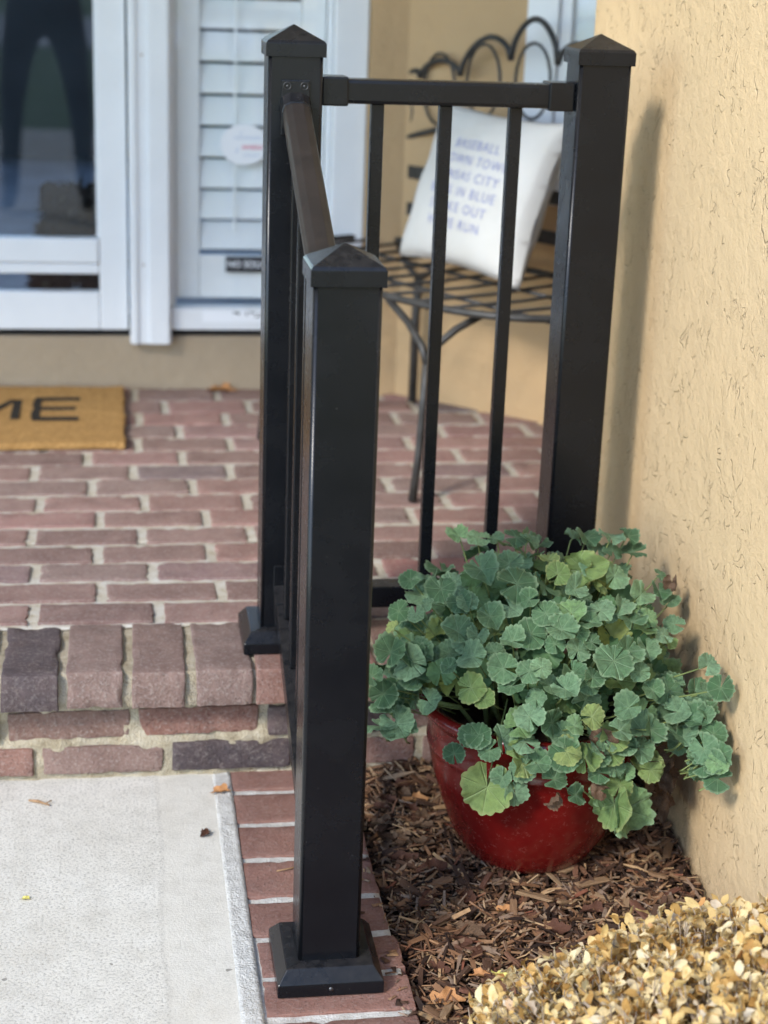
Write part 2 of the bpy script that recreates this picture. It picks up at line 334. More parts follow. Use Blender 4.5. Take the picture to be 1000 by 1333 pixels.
def tube_data(pts, rad, sides=8, closed=False):
    pts = [Vector(p) for p in pts]; n = len(pts); V, F = [], []
    rads = rad if isinstance(rad, (list, tuple)) else [rad]*n
    nrm = None
    for i, p in enumerate(pts):
        a = pts[(i-1) % n] if (i > 0 or closed) else p; b = pts[(i+1) % n] if (i < n-1 or closed) else p
        tg = (b-a).normalized()
        if nrm is None: nrm = tg.orthogonal().normalized()
        nrm = (nrm - tg*nrm.dot(tg)).normalized(); bn = tg.cross(nrm)
        for k in range(sides):
            an = 2*math.pi*k/sides; V.append(p + (nrm*math.cos(an) + bn*math.sin(an))*rads[i])
    for i in range(n if closed else n-1):
        j = (i+1) % n
        for k in range(sides): F.append((i*sides+k, i*sides+(k+1) % sides, j*sides+(k+1) % sides, j*sides+k))
    if not closed:
        F.append(tuple(range(sides))[::-1]); F.append(tuple((n-1)*sides+k for k in range(sides)))
    return V, F
def tube(name, pts, rad, mat, parent=None, sides=8, closed=False):
    V, F = tube_data(pts, rad, sides, closed); return link(name, raw(V, F, True), mat, parent)
def merge(parts):
    V, F = [], []
    for v, f in parts:
        o = len(V); V += list(v); F += [tuple(i+o for i in q) for q in f]
    return V, F
def lathe(profile, seg=64):
    V, F = [], []
    for r, z in profile:
        for k in range(seg):
            a = 2*math.pi*k/seg; V.append((r*math.cos(a), r*math.sin(a), z))
    for i in range(len(profile)-1):
        for k in range(seg): F.append((i*seg+k, i*seg+(k+1) % seg, (i+1)*seg+(k+1) % seg, (i+1)*seg+k))
    return V, F
def text_mesh(s, size=1.0, offset=0, extrude=0, align='LEFT', spacing=1.0):
    cu = bpy.data.curves.new('t', 'FONT'); cu.body = s; cu.size = size; cu.offset = offset; cu.extrude = extrude; cu.align_x = align; cu.space_character = spacing; cu.resolution_u = 4
    o = bpy.data.objects.new('t', cu); C.objects.link(o); bpy.context.view_layer.update()
    me = bpy.data.meshes.new_from_object(o.evaluated_get(bpy.context.evaluated_depsgraph_get()))
    bpy.data.objects.remove(o); me.materials.clear(); return me

# ------------------------------------------------------------------ the setting: ground
ZP = 0.2244                      # porch level
g = raw([(-150, -250, -.09), (150, -250, -.09), (150, 250, -.09), (-150, 250, -.09)], [(0, 1, 2, 3)]); tag(link('lawn', g, 'lawn'), kind='structure')
st = raw([(-150, -34, -.07), (150, -34, -.07), (150, -21, -.07), (-150, -21, -.07)], [(0, 1, 2, 3)]); tag(link('street', st, 'street'), kind='structure')
bmw = bmesh.new(); add_box(bmw, (-1.99, -7.0, -.12), (-.122, .66, 0), .003, 2)
walk = link('concrete_walkway', bm_mesh(bmw), 'concrete'); tag(walk, kind='structure')

# uneven brick meshes shared by all the bricks: unit box -0.5..0.5, scaled per brick
def brick_mesh(seed, size, chip=.004):
    L, W, H = size; nx, ny, nz = 14, 7, 4
    bm = bmesh.new(); rr = random.Random(seed)
    bmesh.ops.create_cube(bm, size=1.0)
    for v in bm.verts: v.co = Vector((v.co.x*L, v.co.y*W, v.co.z*H))
    es = bm.edges[:]
    bmesh.ops.bevel(bm, geom=es, offset=.0020, segments=2, affect='EDGES', profile=.5)
    def cut(axis, n, S):
        for i in range(1, n):
            co = Vector((0, 0, 0)); no = Vector((0, 0, 0)); co[axis] = -S/2 + S*i/n; no[axis] = 1
            bmesh.ops.bisect_plane(bm, geom=bm.verts[:]+bm.edges[:]+bm.faces[:], plane_co=co, plane_no=no)
    cut(0, nx, L); cut(1, ny, W); cut(2, nz, H)
    off = Vector((seed*3.1, seed*1.7, 0))
    for v in bm.verts:
        q = v.co*62 + off
        ex = (abs(v.co.x) > L*.44) + (abs(v.co.y) > W*.40) + (abs(v.co.z) > H*.38)
        d = Vector((noise.noise(q), noise.noise(q+Vector((9, 3, 5))), noise.noise(q+Vector((2, 8, 1)))))
        k = .0005 if ex <= 1 else chip*.42
        v.co += Vector((d.x, d.y, d.z*.6))*k
        if ex >= 2:
            q2 = v.co*38+off; a = max(0, noise.noise(q2)-.18)*chip*3.2
            v.co -= v.co.normalized()*a
    return bm_mesh(bm, True)
BR = {}
def brick_set(key, size, mat, n=7, chip=.004):
    BR[key] = []
    for i in range(n):
        me = brick_mesh(hash(key) % 97 if False else (sum(map(ord, key)) % 97)*11+i, size, chip); me.materials.append(M[mat]); BR[key].append(me)
def put_brick(key, parent, loc, rot=(0, 0, 0), scale=(1, 1, 1)):
    o = bpy.data.objects.new('brick', rng.choice(BR[key])); C.objects.link(o); o.parent = parent; o.location = loc
    o.rotation_euler = rot; o.scale = scale; return o
brick_set('porch', (.204, .100, .055), 'porch_brick', 8, .006)
brick_set('header', (.096, .218, .066), 'step_brick', 6, .0042)
brick_set('header_dark', (.096, .218, .066), 'dark_brick', 2, .006)
brick_set('riser', (.205, .09, .054), 'step_brick', 6, .006)
brick_set('riser_dark', (.205, .09, .054), 'dark_brick', 3, .006)
brick_set('border', (.206, .098, .055), 'border_brick', 7, .003)

def wavy_slab(name, x0, x1, y0, y1, ztop, zbot, step, amp, mat, parent=None):
    nx = int((x1-x0)/step)+1; ny = int((y1-y0)/step)+1; V, F = [], []
    for j in range(ny+1):
        for i in range(nx+1):
            x = x0+(x1-x0)*i/nx; y = y0+(y1-y0)*j/ny
            V.append((x, y, ztop+amp*noise.noise(Vector((x*30, y*30, ztop*9)))))
    for j in range(ny):
        for i in range(nx): a = j*(nx+1)+i; F.append((a, a+1, a+nx+2, a+nx+1))
    b = len(V)
    for x, y in ((x0, y0), (x1, y0), (x1, y1), (x0, y1)): V.append((x, y, zbot))
    c = [0, nx, (ny+1)*(nx+1)-1, ny*(nx+1)]
    F += [tuple([b, b+1]+[i for i in range(nx, -1, -1)]), tuple([b+2, b+3]+[ny*(nx+1)+i for i in range(0, nx+1)]),
          tuple([b+1, b+2]+[j*(nx+1)+nx for j in range(ny, -1, -1)]), tuple([b+3, b]+[j*(nx+1) for j in range(0, ny+1)])]
    return link(name, raw(V, F, True), mat, parent)

# porch: mortar bed with every brick set into it
XL, XW = -1.98, .632
porch = empty('porch_floor'); tag(porch, kind='structure')
wavy_slab('mortar', XL, XW-.001, .772, 1.23, ZP-.006, 0.0, .013, .003, 'mortar', porch)
wavy_slab('mortar', XL, 1.60, 1.23, 2.535, ZP-.006, 0.0, .016, .003, 'mortar', porch)
rows = [(.833, -.439), (.941, -.319), (1.048, -.446), (1.157, -.328), (1.266, -.463), (1.375, -.326), (1.489, -.455), (1.603, -.345), (1.723, -.477), (1.840, -.359), (1.955, -.238), (2.072, -.133), (2.194, -.009), (2.321, -.164), (2.455, -.018)]
for i, (y, jx) in enumerate(rows):
    pitch = .2245; y0 = (rows[i-1][0]+y)/2 if i else .777; y1 = (rows[i+1][0]+y)/2 if i < 14 else 2.525
    w = (y1-y0)-.0165; xr = XW if y < 1.16 else 1.0
    k0 = int((XL-jx)/pitch); x = jx + k0*pitch
    while x < xr-.03:
        a, b = x+.009, x+pitch-.009
        a = max(a, XL+.004); b2 = min(b, xr-.006)
        if b2-a > .03:
            sl = (b2-a)/.204*rng.uniform(.975, 1.0)
            put_brick('porch', porch, ((a+b2)/2, (y0+y1)/2+rng.uniform(-.002, .002), ZP-.0285+rng.uniform(-.0015, .0015)), (rng.uniform(-.006, .006), rng.uniform(-.006, .006), rng.uniform(-.008, .008)), (sl, w/.100*rng.uniform(.94, 1.02), 1))
        x += pitch
# step: header nosing and two courses below
step = empty('porch_step'); tag(step, kind='structure')
wavy_slab('mortar', XL, XW-.001, .566, .772, ZP-.007, .156, .011, .004, 'step_mortar', step)
wavy_slab('mortar', XL, XW-.001, .634, .77, .155, -.10, .03, .001, 'step_mortar', step)
V, F = [], []; nx_, nz_ = 330, 22
for j in range(nz_+1):
    for i in range(nx_+1):
        x = XL+(XW-.001-XL)*i/nx_; z = -.02+.175*j/nz_
        V.append((x, .6175+.009*noise.noise(Vector((x*11, z*16, 3)))+.006*noise.noise(Vector((x*45, z*45, 7)))-.004*(abs(z-.070) < .012)+.02*(z > .15), z))
for j in range(nz_):
    for i in range(nx_): a = j*(nx_+1)+i; F.append((a, a+1, a+nx_+2, a+nx_+1))
link('mortar', raw(V, F, True), 'step_mortar', step)
x = .0497-.107*.5; xs = []
k = -18
while True:
    xc = -.0057 - .0 + k*.1068
    if xc > XW-.05: break
    if xc > XL+.05:
        # the fourth from the railing is burnt nearly black
        dark = abs(xc-(-.433)) < .05
        o = put_brick('header_dark' if dark else 'header', step, (xc+rng.uniform(-.003, .003), .662+rng.uniform(-.004, .004), ZP-.033+rng.uniform(-.002, .002)), (rng.uniform(-.012, .012), rng.uniform(-.01, .01), rng.uniform(-.012, .012)), (rng.uniform(.93, 1.0), 1, 1))
    k += 1
for z, ph, keyd in ((.103, -.262, .18), (.038, -.205, .12)):
    x = ph-.222*9
    while x < XW-.02:
        a = max(x+.008, XL); b = min(x+.214, XW-.004)
        if b-a > .04:
            put_brick('riser_dark' if rng.random() < keyd else 'riser', step, ((a+b)/2, .655+rng.uniform(-.004, .004), z+rng.uniform(-.002, .002)), (rng.uniform(-.02, .02), rng.uniform(-.01, .01), rng.uniform(-.01, .01)), ((b-a)/.205, 1, rng.uniform(.92, 1.02)))
        x += .222
# brick border beside the walk
border = empty('brick_border'); tag(border, kind='structure')
wavy_slab('mortar', -.135, .108, -2.6, .632, -.0035, -.12, .011, .003, 'white_mortar', border)
wavy_slab('mortar_fillet', -.1275, -.0962, -2.6, .631, .0012, -.05, .007, .0016, 'white_mortar', border)
js = [.634, .542, .427, .312, .190, .083, -.019, -.117]
while js[-1] > -2.5: js.append(js[-1]-.106+rng.uniform(-.003, .003))
for i in range(len(js)-1):
    y = (js[i]+js[i+1])/2; w = js[i]-js[i+1]-.017
    put_brick('border', border, (.006+.006*(i > 4)+rng.uniform(-.002, .002), y, -.0275+rng.uniform(-.001, .001)), (rng.uniform(-.004, .004), rng.uniform(-.004, .004), .004+rng.uniform(-.012, .012)), (1, w/.098, 1))
V, F = tube_data([(-.118+.032*i, .634+.003*math.sin(i*2.1), .001+.002*math.sin(i*1.3)) for i in range(8)], [.008+.003*math.sin(i*1.9) for i in range(8)], 8)
link('mortar_bead', raw(V, F, True), 'white_mortar', border)

# mulch bed
bed = empty('mulch_bed'); tag(bed, kind='structure')
def mulch_z(x, y):
    e = min(1, max(0, (x-.112)/.07)); return -.034 + .020*e + .012*noise.noise(Vector((x*9, y*9, 2))) + .014*min(1, max(0, (y-.35)/.2))
V, F = [], []; nx, ny = 40, 150
for j in range(ny+1):
    for i in range(nx+1):
        x = .108+.53*i/nx; y = -2.2+2.84*j/ny; V.append((x, y, mulch_z(x, y)-.012))
for j in range(ny):
    for i in range(nx): a = j*(nx+1)+i; F.append((a, a+1, a+nx+2, a+nx+1))
link('soil', raw(V, F, True), 'soil', bed)
def chips(n, x0, x1, y0, y1, lmin, lmax, wmin, wmax, seed):
    rs = np.random.RandomState(seed); V, F = [], []
    for i in range(n):
        x = rs.uniform(x0, x1); y = rs.uniform(y0, y1)
        L = lmin*(lmax/lmin)**rs.rand(); W = min(wmin*(wmax/wmin)**rs.rand(), L*.45); T = rs.uniform(.0008, .0028)
        a = rs.uniform(0, 2*math.pi); pitch_ = rs.normal(0, .22); roll_ = rs.normal(0, .5); bend = rs.normal(0, .12)*L
        z = mulch_z(x, y)-.004+rs.uniform(0, .017)
        rot = Matrix.Rotation(a, 3, 'Z') @ Matrix.Rotation(pitch_, 3, 'Y') @ Matrix.Rotation(roll_, 3, 'X')
        o = len(V); c = Vector((x, y, z)); sk = rs.uniform(-.4, .4)*W
        ta, tb = rs.uniform(.15, .9), rs.uniform(.15, .9)
        for sx, k, bz in ((-.5, ta, -bend), (0., 1., bend*.4), (.5, tb, -bend*.6)):
            for sy, sz in ((-.5, -.5), (.5, -.5), (.5, .5), (-.5, .5)):
                p = rot @ Vector((sx*L, sy*W*k+sk*sx*2, sz*T+bz)) + c
                if p.x > .626: p.x = .626
                if p.x < .118 and p.z > -.004: p.x = .118
                V.append(p)
        for s in (0, 4):
            for q in range(4): F.append((o+s+q, o+s+(q+1) % 4, o+s+4+(q+1) % 4, o+s+4+q))
        F.append((o+3, o+2, o+1, o)); F.append((o+8, o+9, o+10, o+11))
    return V, F
V, F = merge([chips(5200, .116, .628, -.62, .62, .010, .05, .002, .0055, 1), chips(3600, .116, .628, -.62, .62, .02, .07, .0035, .010, 3), chips(5000, .116, .628, -.62, .62, .004, .014, .0010, .0028, 4), chips(2500, .116, .628, -2.1, -.6, .014, .06, .003, .008, 2)])
tag(link('mulch', raw(V, F), 'mulch', bed), kind='stuff')
spill = []
rs3 = random.Random(9)
for i in range(70):
    x = .108-abs(rs3.gauss(0, .016)); y = rs3.uniform(-.5, .58); L = rs3.uniform(.004, .018); a = rs3.uniform(0, 6.28); w = L*rs3.uniform(.12, .35); d = Vector((math.cos(a), math.sin(a), 0)); n_ = Vector((-d.y, d.x, 0))*w; c0 = Vector((x, y, .0018)); d *= L/2
    spill.append(([c0-d-n_, c0+d-n_*.5, c0+d+n_*.5, c0-d+n_, c0+Vector((0, 0, .0022))], [(0, 1, 4), (1, 2, 4), (2, 3, 4), (3, 0, 4)]))
V, F = merge(spill); tag(link('mulch_crumbs', raw(V, F), 'mulch', bed), kind='stuff')
# larger bark chips one can pick out
chip_me = []
for s in range(7):
    rr = random.Random(50+s); bm = bmesh.new(); add_box(bm, (-.5, -.5, -.5), (.5, .5, .5)); 
    bmesh.ops.subdivide_edges(bm, edges=bm.edges[:], cuts=2, use_grid_fill=True)
    for v in bm.verts:
        k = 1-.6*abs(v.co.x)**2*rr.uniform(.6, 1.5)
        v.co = Vector((v.co.x+rr.uniform(-.06, .06), v.co.y*k+.12*math.sin(v.co.x*3+s)+rr.uniform(-.06, .06), v.co.z+rr.uniform(-.15, .15)+.5*v.co.x*v.co.x*((s % 3)-1)))
    me = bm_mesh(bm); me.materials.append(M['chip']); chip_me.append(me)
for i in range(210):
    x = rng.uniform(.128, .615); y = rng.uniform(-.40, .58); L = rng.choice([.03, .035, .045, .055, .028])*rng.uniform(.8, 1.15)
    o = bpy.data.objects.new('wood_chip', rng.choice(chip_me)); C.objects.link(o); o.parent = bed
    o.location = (min(.60, max(.145, x)), y, mulch_z(x, y)+rng.uniform(.006, .015)); o.rotation_euler = (rng.gauss(0, .25), rng.gauss(0, .15), rng.uniform(0, 6.28)); o.scale = (L, L*rng.uniform(.16, .34), rng.uniform(.003, .006))

# ------------------------------------------------------------------ the house
house = empty('house', (.0, 2.52, 0)); house_inv = Matrix.Translation((0, -2.52, 0))
tag(house, 'tan stucco house with white framed glass door and sidelight behind the brick porch', 'house')
def H(o):                      # keep world coordinates under the house empty
    o.parent = house; o.matrix_parent_inverse = house_inv; return o
H(box('wall', (.632, -4.5, -.12), (4.0, 1.211, 2.799), 'stucco', bevel=.012, seg=3))
# angled porch wall, 45 degrees or so
W0 = Vector((.478, 2.449)); WD = Vector((.743, -.669)); WN = Vector((-.669, -.743))
def wallpt(s, n, z): p = W0+WD*s+WN*n; return (p.x, p.y, z)
V = [wallpt(s, n, z) for z in (.0, 2.799) for s, n in ((-.0, 0), (1.75, 0), (1.75, -.3), (-.0, -.3))]
F = [(0, 1, 5, 4), (1, 2, 6, 5), (2, 3, 7, 6), (3, 0, 4, 7), (4, 5, 6, 7)]
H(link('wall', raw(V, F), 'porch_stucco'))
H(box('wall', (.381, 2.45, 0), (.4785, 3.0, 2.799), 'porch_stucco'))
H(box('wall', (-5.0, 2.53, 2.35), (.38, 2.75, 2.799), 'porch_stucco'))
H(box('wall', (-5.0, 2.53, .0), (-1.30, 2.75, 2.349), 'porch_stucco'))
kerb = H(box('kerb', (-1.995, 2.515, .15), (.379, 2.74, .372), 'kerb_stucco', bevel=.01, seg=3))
H(box('sill_gap_shade', (-1.30, 2.53, .3725), (.379, 2.70, .392), 'gap_shade'))  # near-black strip painted for the shade in the gap under door and window
H(box('added_roof', (-5.2, -.10, 2.80), (4.2, 6.62, 2.95), 'added_soffit'))  # unseen roof, added and sized to shade the back of the porch
# room behind the glass
room = H(box('interior_floor', (-2.0, 2.76, .30), (.9, 6.5, .40), 'room_floor'))
H(box('interior_wall', (-2.1, 6.5, .3), (1.0, 6.6, 1.30), 'room_wall'))  # back wall kept low: added unseen opening above it lets skylight onto the floor
H(box('interior_wall', (-2.1, 2.76, .3), (-2.0, 6.5, 2.699), 'room_wall'))
H(box('interior_wall', (.9, 2.76, .3), (1.0, 6.5, 2.699), 'room_wall'))
H(box('interior_wall', (-2.1, 2.76, 2.70), (1.0, 6.5, 2.799), 'room_wall'))
# door: stiles, rails, two panes
door = H(empty('door', (-.75, 2.50, .395))); 
def D(o, par, off): o.parent = par; o.matrix_parent_inverse = Matrix.Translation(off); return o
doff = (.75, -2.50, -.395)
def dbox(name, lo, hi, mat, bevel=.004): return D(box(name, lo, hi, mat, bevel=bevel), door, doff)
dbox('stile', (-.331, 2.488, .395), (-.256, 2.535, 2.30), 'white_vinyl')
dbox('stile', (-1.26, 2.488, .395), (-1.18, 2.535, 2.30), 'white_vinyl')
dbox('rail', (-1.179, 2.490, .395), (-.332, 2.535, .497), 'white_vinyl')
dbox('rail', (-1.179, 2.491, .546), (-.332, 2.535, .574), 'white_vinyl')
dbox('rail', (-1.179, 2.484, .5755), (-.332, 2.535, .642), 'white_vinyl', .006)
dbox('rail', (-1.179, 2.490, 2.2), (-.332, 2.535, 2.30), 'white_vinyl')
dbox('glazing_bead', (-.337, 2.500, .6425), (-.3315, 2.53, 2.2), 'white_vinyl', .002)
def sheet(name, x0, x1, z0, z1, y, par, off): return D(link(name, raw([(x0, y, z0), (x1, y, z0), (x1, y, z1), (x0, y, z1)], [(0, 1, 2, 3)]), 'glass'), par, off)
sheet('pane', -1.178, -.3375, .643, 2.199, 2.516, door, doff)
sheet('pane', -1.178, -.3325, .4975, .5455, 2.516, door, doff)
# mullion post between door and sidelight
mul = H(box('mullion', (-.2505, 2.476, .358), (-.140, 2.55, 2.33), 'white_vinyl', bevel=.004))
D(box('trim', (-.2475, 2.468, .3595), (-.230, 2.4755, 2.33), 'white_vinyl', bevel=.002), mul, (0, 0, 0)).matrix_parent_inverse = Matrix.Identity(4)
D(box('trim', (-.200, 2.466, .3595), (-.146, 2.4755, 2.33), 'white_vinyl', bevel=.003), mul, (0, 0, 0)).matrix_parent_inverse = Matrix.Identity(4)
for z in (.575, 1.12):
    V, F = lathe([(0, -.003), (.006, -.002), (.006, 0)], 10); o = link('screw_cover', raw(V, F, True), 'twig', mul); o.rotation_euler = (R(90), 0, 0); o.location = (-.214, 2.4745, z); o.scale = (.5, .5, .5)
# sidelight window with plantation shutter behind the glass
win = H(empty('window', (.08, 2.52, .395))); woff = (-.08, -2.52, -.395)
def wbox(name, lo, hi, mat, bevel=.003): return D(box(name, lo, hi, mat, bevel=bevel), win, woff)
wbox('frame', (-.139, 2.500, .393), (.2885, 2.56, .452), 'white_vinyl')
wbox('frame', (-.139, 2.53, .4525), (-.1265, 2.60, 2.30), 'white_vinyl')
wbox('casing', (.289, 2.484, .393), (.379, 2.56, 2.33), 'white_vinyl', .006)
wbox('frame', (.276, 2.53, .4525), (.2885, 2.60, 2.30), 'white_vinyl')
wbox('frame', (-.139, 2.500, 2.25), (.2885, 2.56, 2.33), 'white_vinyl')
sheet('pane', -.126, .2755, .453, 2.249, 2.548, win, woff)
wbox('shutter_stile', (-.124, 2.565, .47), (-.061, 2.60, 2.24), 'white_shutter')
wbox('shutter_stile', (.211, 2.565, .47), (.274, 2.60, 2.24), 'white_shutter')
wbox('shutter_rail', (-.0605, 2.566, .47), (.2105, 2.599, .588), 'white_shutter')
me = None
for i in range(20):
    z = .640+i*.0836
    if me is None:
        bm = bmesh.new(); add_box(bm, (-.135, -.0045, -.040), (.135, .0045, .040), .004, 3); me = bm_mesh(bm, True); me.materials.append(M['white_shutter'])
    o = bpy.data.objects.new('slat', me); C.objects.link(o); o.parent = win; o.matrix_parent_inverse = Matrix.Translation(woff)
    o.location = (.075, 2.588, z); o.rotation_euler = (R(-24), 0, 0)
wbox('tilt_rod', (.03, 2.556, .66), (.036, 2.560, 2.1), 'white_shutter', .001)
# stickers on the sidelight glass
st = []
V = [( .055+.062*math.cos(a)*(1.12 if math.cos(a) > 0 else 1), -.0016, .89+.054*math.sin(a)) for a in [2*math.pi*k/40 for k in range(40)]]
V2 = [(x, y+.001, z) for x, y, z in V]
sticker = H(link('sticker', raw([(x, y+2.547, z) for x, y, z in V]+[(x, y+2.547, z) for x, y, z in V2], [tuple(range(40))]+[(k, (k+1) % 40, 40+(k+1) % 40, 40+k) for k in range(40)]), 'sticker_white'))
sticker['label'] = 'white oval sticker with red and pale blue script'
def marks(name, segs, w, y, mat, parent):
    parts = []
    for (x0, z0), (x1, z1) in segs:
        d = Vector((x1-x0, 0, z1-z0)).normalized(); n = Vector((-d.z, 0, d.x))*w/2; a, b = Vector((x0, y, z0)), Vector((x1, y, z1))
        parts.append(([a-n, b-n, b+n, a+n], [(0, 1, 2, 3)]))
    V, F = merge(parts); o = link(name, raw(V, F), mat); o.parent = parent; return o
rr = random.Random(4)
def script(x0, x1, z, h, n):
    s = []; x = x0; k = 0
    pts = [(x0+(x1-x0)*i/n, z+h*(.5 if i % 2 else -.5)*rr.uniform(.5, 1.0)) for i in range(n+1)]
    return list(zip(pts[:-1], pts[1:]))
marks('red_script', script(.052, .108, .884, .016, 12), .0022, 2.5448, 'red_print', sticker)
marks('blue_script', script(.030, .105, .908, .010, 14)+[((.045, .915), (.052, .925))], .0016, 2.5448, 'pale_blue_print', sticker)
marks('blue_script', script(.055, .100, .862, .004, 14)+[((.036, .872), (.042, .882)), ((.034, .868), (.041, .874))], .0016, 2.5448, 'pale_blue_print', sticker)
sol = H(box('sign', (.010, 2.5455, .545), (.205, 2.5472, .588), 'black_print')); sol['label'] = 'small black window sign with white lettering'
me = text_mesh('NO SOLICITING', .026, .0004, 0, 'LEFT', 1.0); me.materials.append(M['sticker_white'])
o = link('lettering', me, None, sol); o.location = (.014, 2.5450, .559); o.rotation_euler = (R(90), 0, 0); o.scale = (.93, 1, 1)
latch = H(box('window_label', (-.055, 2.4985, .415), (.20, 2.4996, .447), 'sticker_white'))
marks('print', [((.028, .4425), (.048, .4405)), ((.038, .440), (.044, .437)), ((.064, .4435), (.066, .434)), ((.072, .443), (.09, .441)), ((.088, .430), (.104, .4325)), ((.098, .441), (.104, .438))], .004, 2.498, 'black_print', latch)
V, F = lathe([(0, -.004), (.007, -.003), (.0075, 0)], 14); o = link('latch_knob', raw(V, F, True), 'black_print', latch); o.rotation_euler = (R(90), 0, 0); o.location = (-.043, 2.4985, .437)
# window on the angled wall, mostly hidden
aw = H(empty('window', (0, 2.52, 0))); aw_inv = Matrix.Translation((0, -2.52, 0))
def abox(name, s0, s1, n0, n1, z0, z1, mat):
    V = [wallpt(s, n, z) for z in (z0, z1) for s, n in ((s0, n1), (s1, n1), (s1, n0), (s0, n0))]
    o = link(name, raw(V, [(0, 1, 5, 4), (1, 2, 6, 5), (2, 3, 7, 6), (3, 0, 4, 7), (4, 5, 6, 7), (3, 2, 1, 0)]), mat); o.parent = aw; o.matrix_parent_inverse = aw_inv; return o
s0 = .369
abox('casing', s0, s0+.085, .001, .035, .80, 2.2, 'white_vinyl'); abox('casing', s0+.0855, 1.2, .001, .033, .80, .87, 'white_vinyl')
abox('casing', 1.2005, 1.28, .001, .035, .80, 2.2, 'white_vinyl'); abox('casing', s0+.0855, 1.2, .001, .033, 2.12, 2.2, 'white_vinyl')
abox('frame', s0+.086, s0+.115, .001, .020, .871, 2.119, 'white_vinyl'); abox('pane', s0+.116, 1.199, .001, .006, .871, 2.119, 'glass'); abox('blind', s0+.116, 1.199, .0002, .0006, .871, 2.119, 'white_shutter')

# ------------------------------------------------------------------ railing
S = .0866; rail = empty('porch_railing'); tag(rail, 'black metal railing with three capped square posts at the porch step', 'railing')
def loft_square(levels):              # square sections (half, z)
    V, F = [], []
    for h, z in levels: V += [(-h, -h, z), (h, -h, z), (h, h, z), (-h, h, z)]
    for i in range(len(levels)-1):
        for k in range(4): F.append((i*4+k, i*4+(k+1) % 4, i*4+4+(k+1) % 4, i*4+4+k))
    F.append((3, 2, 1, 0)); n = len(levels)-1; F.append((n*4, n*4+1, n*4+2, n*4+3)); return V, F
def bevel_mesh(V, F, off=.0012, seg=2):
    bm = bmesh.new(); vs = [bm.verts.new(v) for v in V]
    for f in F: bm.faces.new([vs[i] for i in f])
    bmesh.ops.remove_doubles(bm, verts=bm.verts[:], dist=1e-5)
    bmesh.ops.recalc_face_normals(bm, faces=bm.faces[:])
    bmesh.ops.bevel(bm, geom=bm.edges[:], offset=off, segments=seg, affect='EDGES', profile=.5, clamp_overlap=True)
    return bm_mesh(bm)
c = S/2+.0042
cap_me = bevel_mesh(*loft_square([(c, 0), (c, .0205), (c-.0022, .0232), (c-.0030, .0245), (.0006, .0475)]), off=.0013)
b = .0742
base_me = bevel_mesh(*loft_square([(b, 0), (b, .0195), (b-.0135, .0375), (S/2+.0008, .0385)]), off=.0014)
for me in (cap_me, base_me): me.materials.append(M['black_metal'])
def screw(parent, loc, rot, r=.0028, mat='screw'):
    V, F = lathe([(0, .0012), (r*.7, .001), (r, .0)], 12); o = link('screw', raw(V, F, True), mat, parent); o.location = loc; o.rotation_euler = rot; return o
def post(x, y, z0, z1):
    bm = bmesh.new(); add_box(bm, (-S/2, -S/2, .005), (S/2, S/2, z1-z0+.004))
    es = [e for e in bm.edges if abs(e.verts[0].co.z-e.verts[1].co.z) > .1]; bmesh.ops.bevel(bm, geom=es, offset=.0055, segments=4, affect='EDGES', profile=.5)
    me = bm_mesh(bm, False)
    for p in me.polygons: p.use_smooth = abs(p.normal.x) > .05 and abs(p.normal.y) > .05
    o = link('newel_post', me, 'black_metal', rail, (x, y, z0))
    q = link('cap', cap_me, None, o, (0, 0, z1-z0)); q = link('base_cover', base_me, None, o, (0, 0, 0.0005))
    screw(q, (.0, -b-.0001, .0105), (R(90), 0, 0), .0034)
    return o
Y2, X3 = .6874, .5011
P1 = post(0, 0, .002, .989); P2 = post(0, Y2, ZP+.001, 1.2231); P3 = post(X3, Y2, ZP+.001, 1.2231)
def rbox(name, lo, hi, mat='black_metal', bevel=.003, parent=None): return box(name, lo, hi, mat, parent or rail, bevel, 2)
xa, xb = S/2+.0005, X3-S/2-.0005
tr = rbox('top_rail', (xa+.01, Y2-.024, 1.1515), (xb-.01, Y2+.024, 1.190), bevel=.006)
br = rbox('bottom_rail', (xa+.01, Y2-.022, .287), (xb-.01, Y2+.022, .326))
for nm, z0, z1, w in (('rail_bracket', 1.148, 1.1935, .0275), ('rail_bracket', .2835, .3295, .0255)):
    rbox(nm, (xa, Y2-w, z0), (xa+.043, Y2+w, z1)); rbox(nm, (xb-.043, Y2-w, z0), (xb, Y2+w, z1))
bal = None
for x in (.137, .249, .365):
    if bal is None:
        bm = bmesh.new(); add_box(bm, (-.0105, -.0105, .3255), (.0105, .0105, 1.152), .0022, 2); bal = bm_mesh(bm); bal.materials.append(M['black_metal'])
    link('baluster', bal, None, rail, (x, Y2, 0))
# sloped handrail between the lower post and the porch post
ya, yb = S/2, Y2-S/2
za, zb = .885, 1.148
def sl(y): return za+(zb-za)*(y-ya)/(yb-ya)
ang = math.atan2(zb-za, yb-ya); Ln = math.hypot(zb-za, yb-ya)
def sloped(name, prof, y0, y1, off=0, mat='black_metal'):
    V, F = [], []; n = len(prof)
    for y in (y0, y1):
        for px, pz in prof: V.append((px, y, sl(y)+off+pz))
    for k in range(n): F.append((k, (k+1) % n, n+(k+1) % n, n+k))
    F.append(tuple(range(n))[::-1]); F.append(tuple(n+k for k in range(n)))
    return link(name, bevel_mesh(V, F, .0015, 2), mat, rail)
hp = [(-.0205, -.016), (.0205, -.016), (.0225, .006), (.019, .016), (.009, .021), (-.009, .021), (-.019, .016), (-.0225, .006)]
hand = sloped('handrail', hp, ya+.001, yb-.001, 0, 'worn_metal')
hpo = [(x*1.10, z*1.10) for x, z in hp]
sloped('rail_bracket', hpo, yb-.032, yb-.0022); sloped('rail_bracket', hpo, ya+.0022, ya+.03)
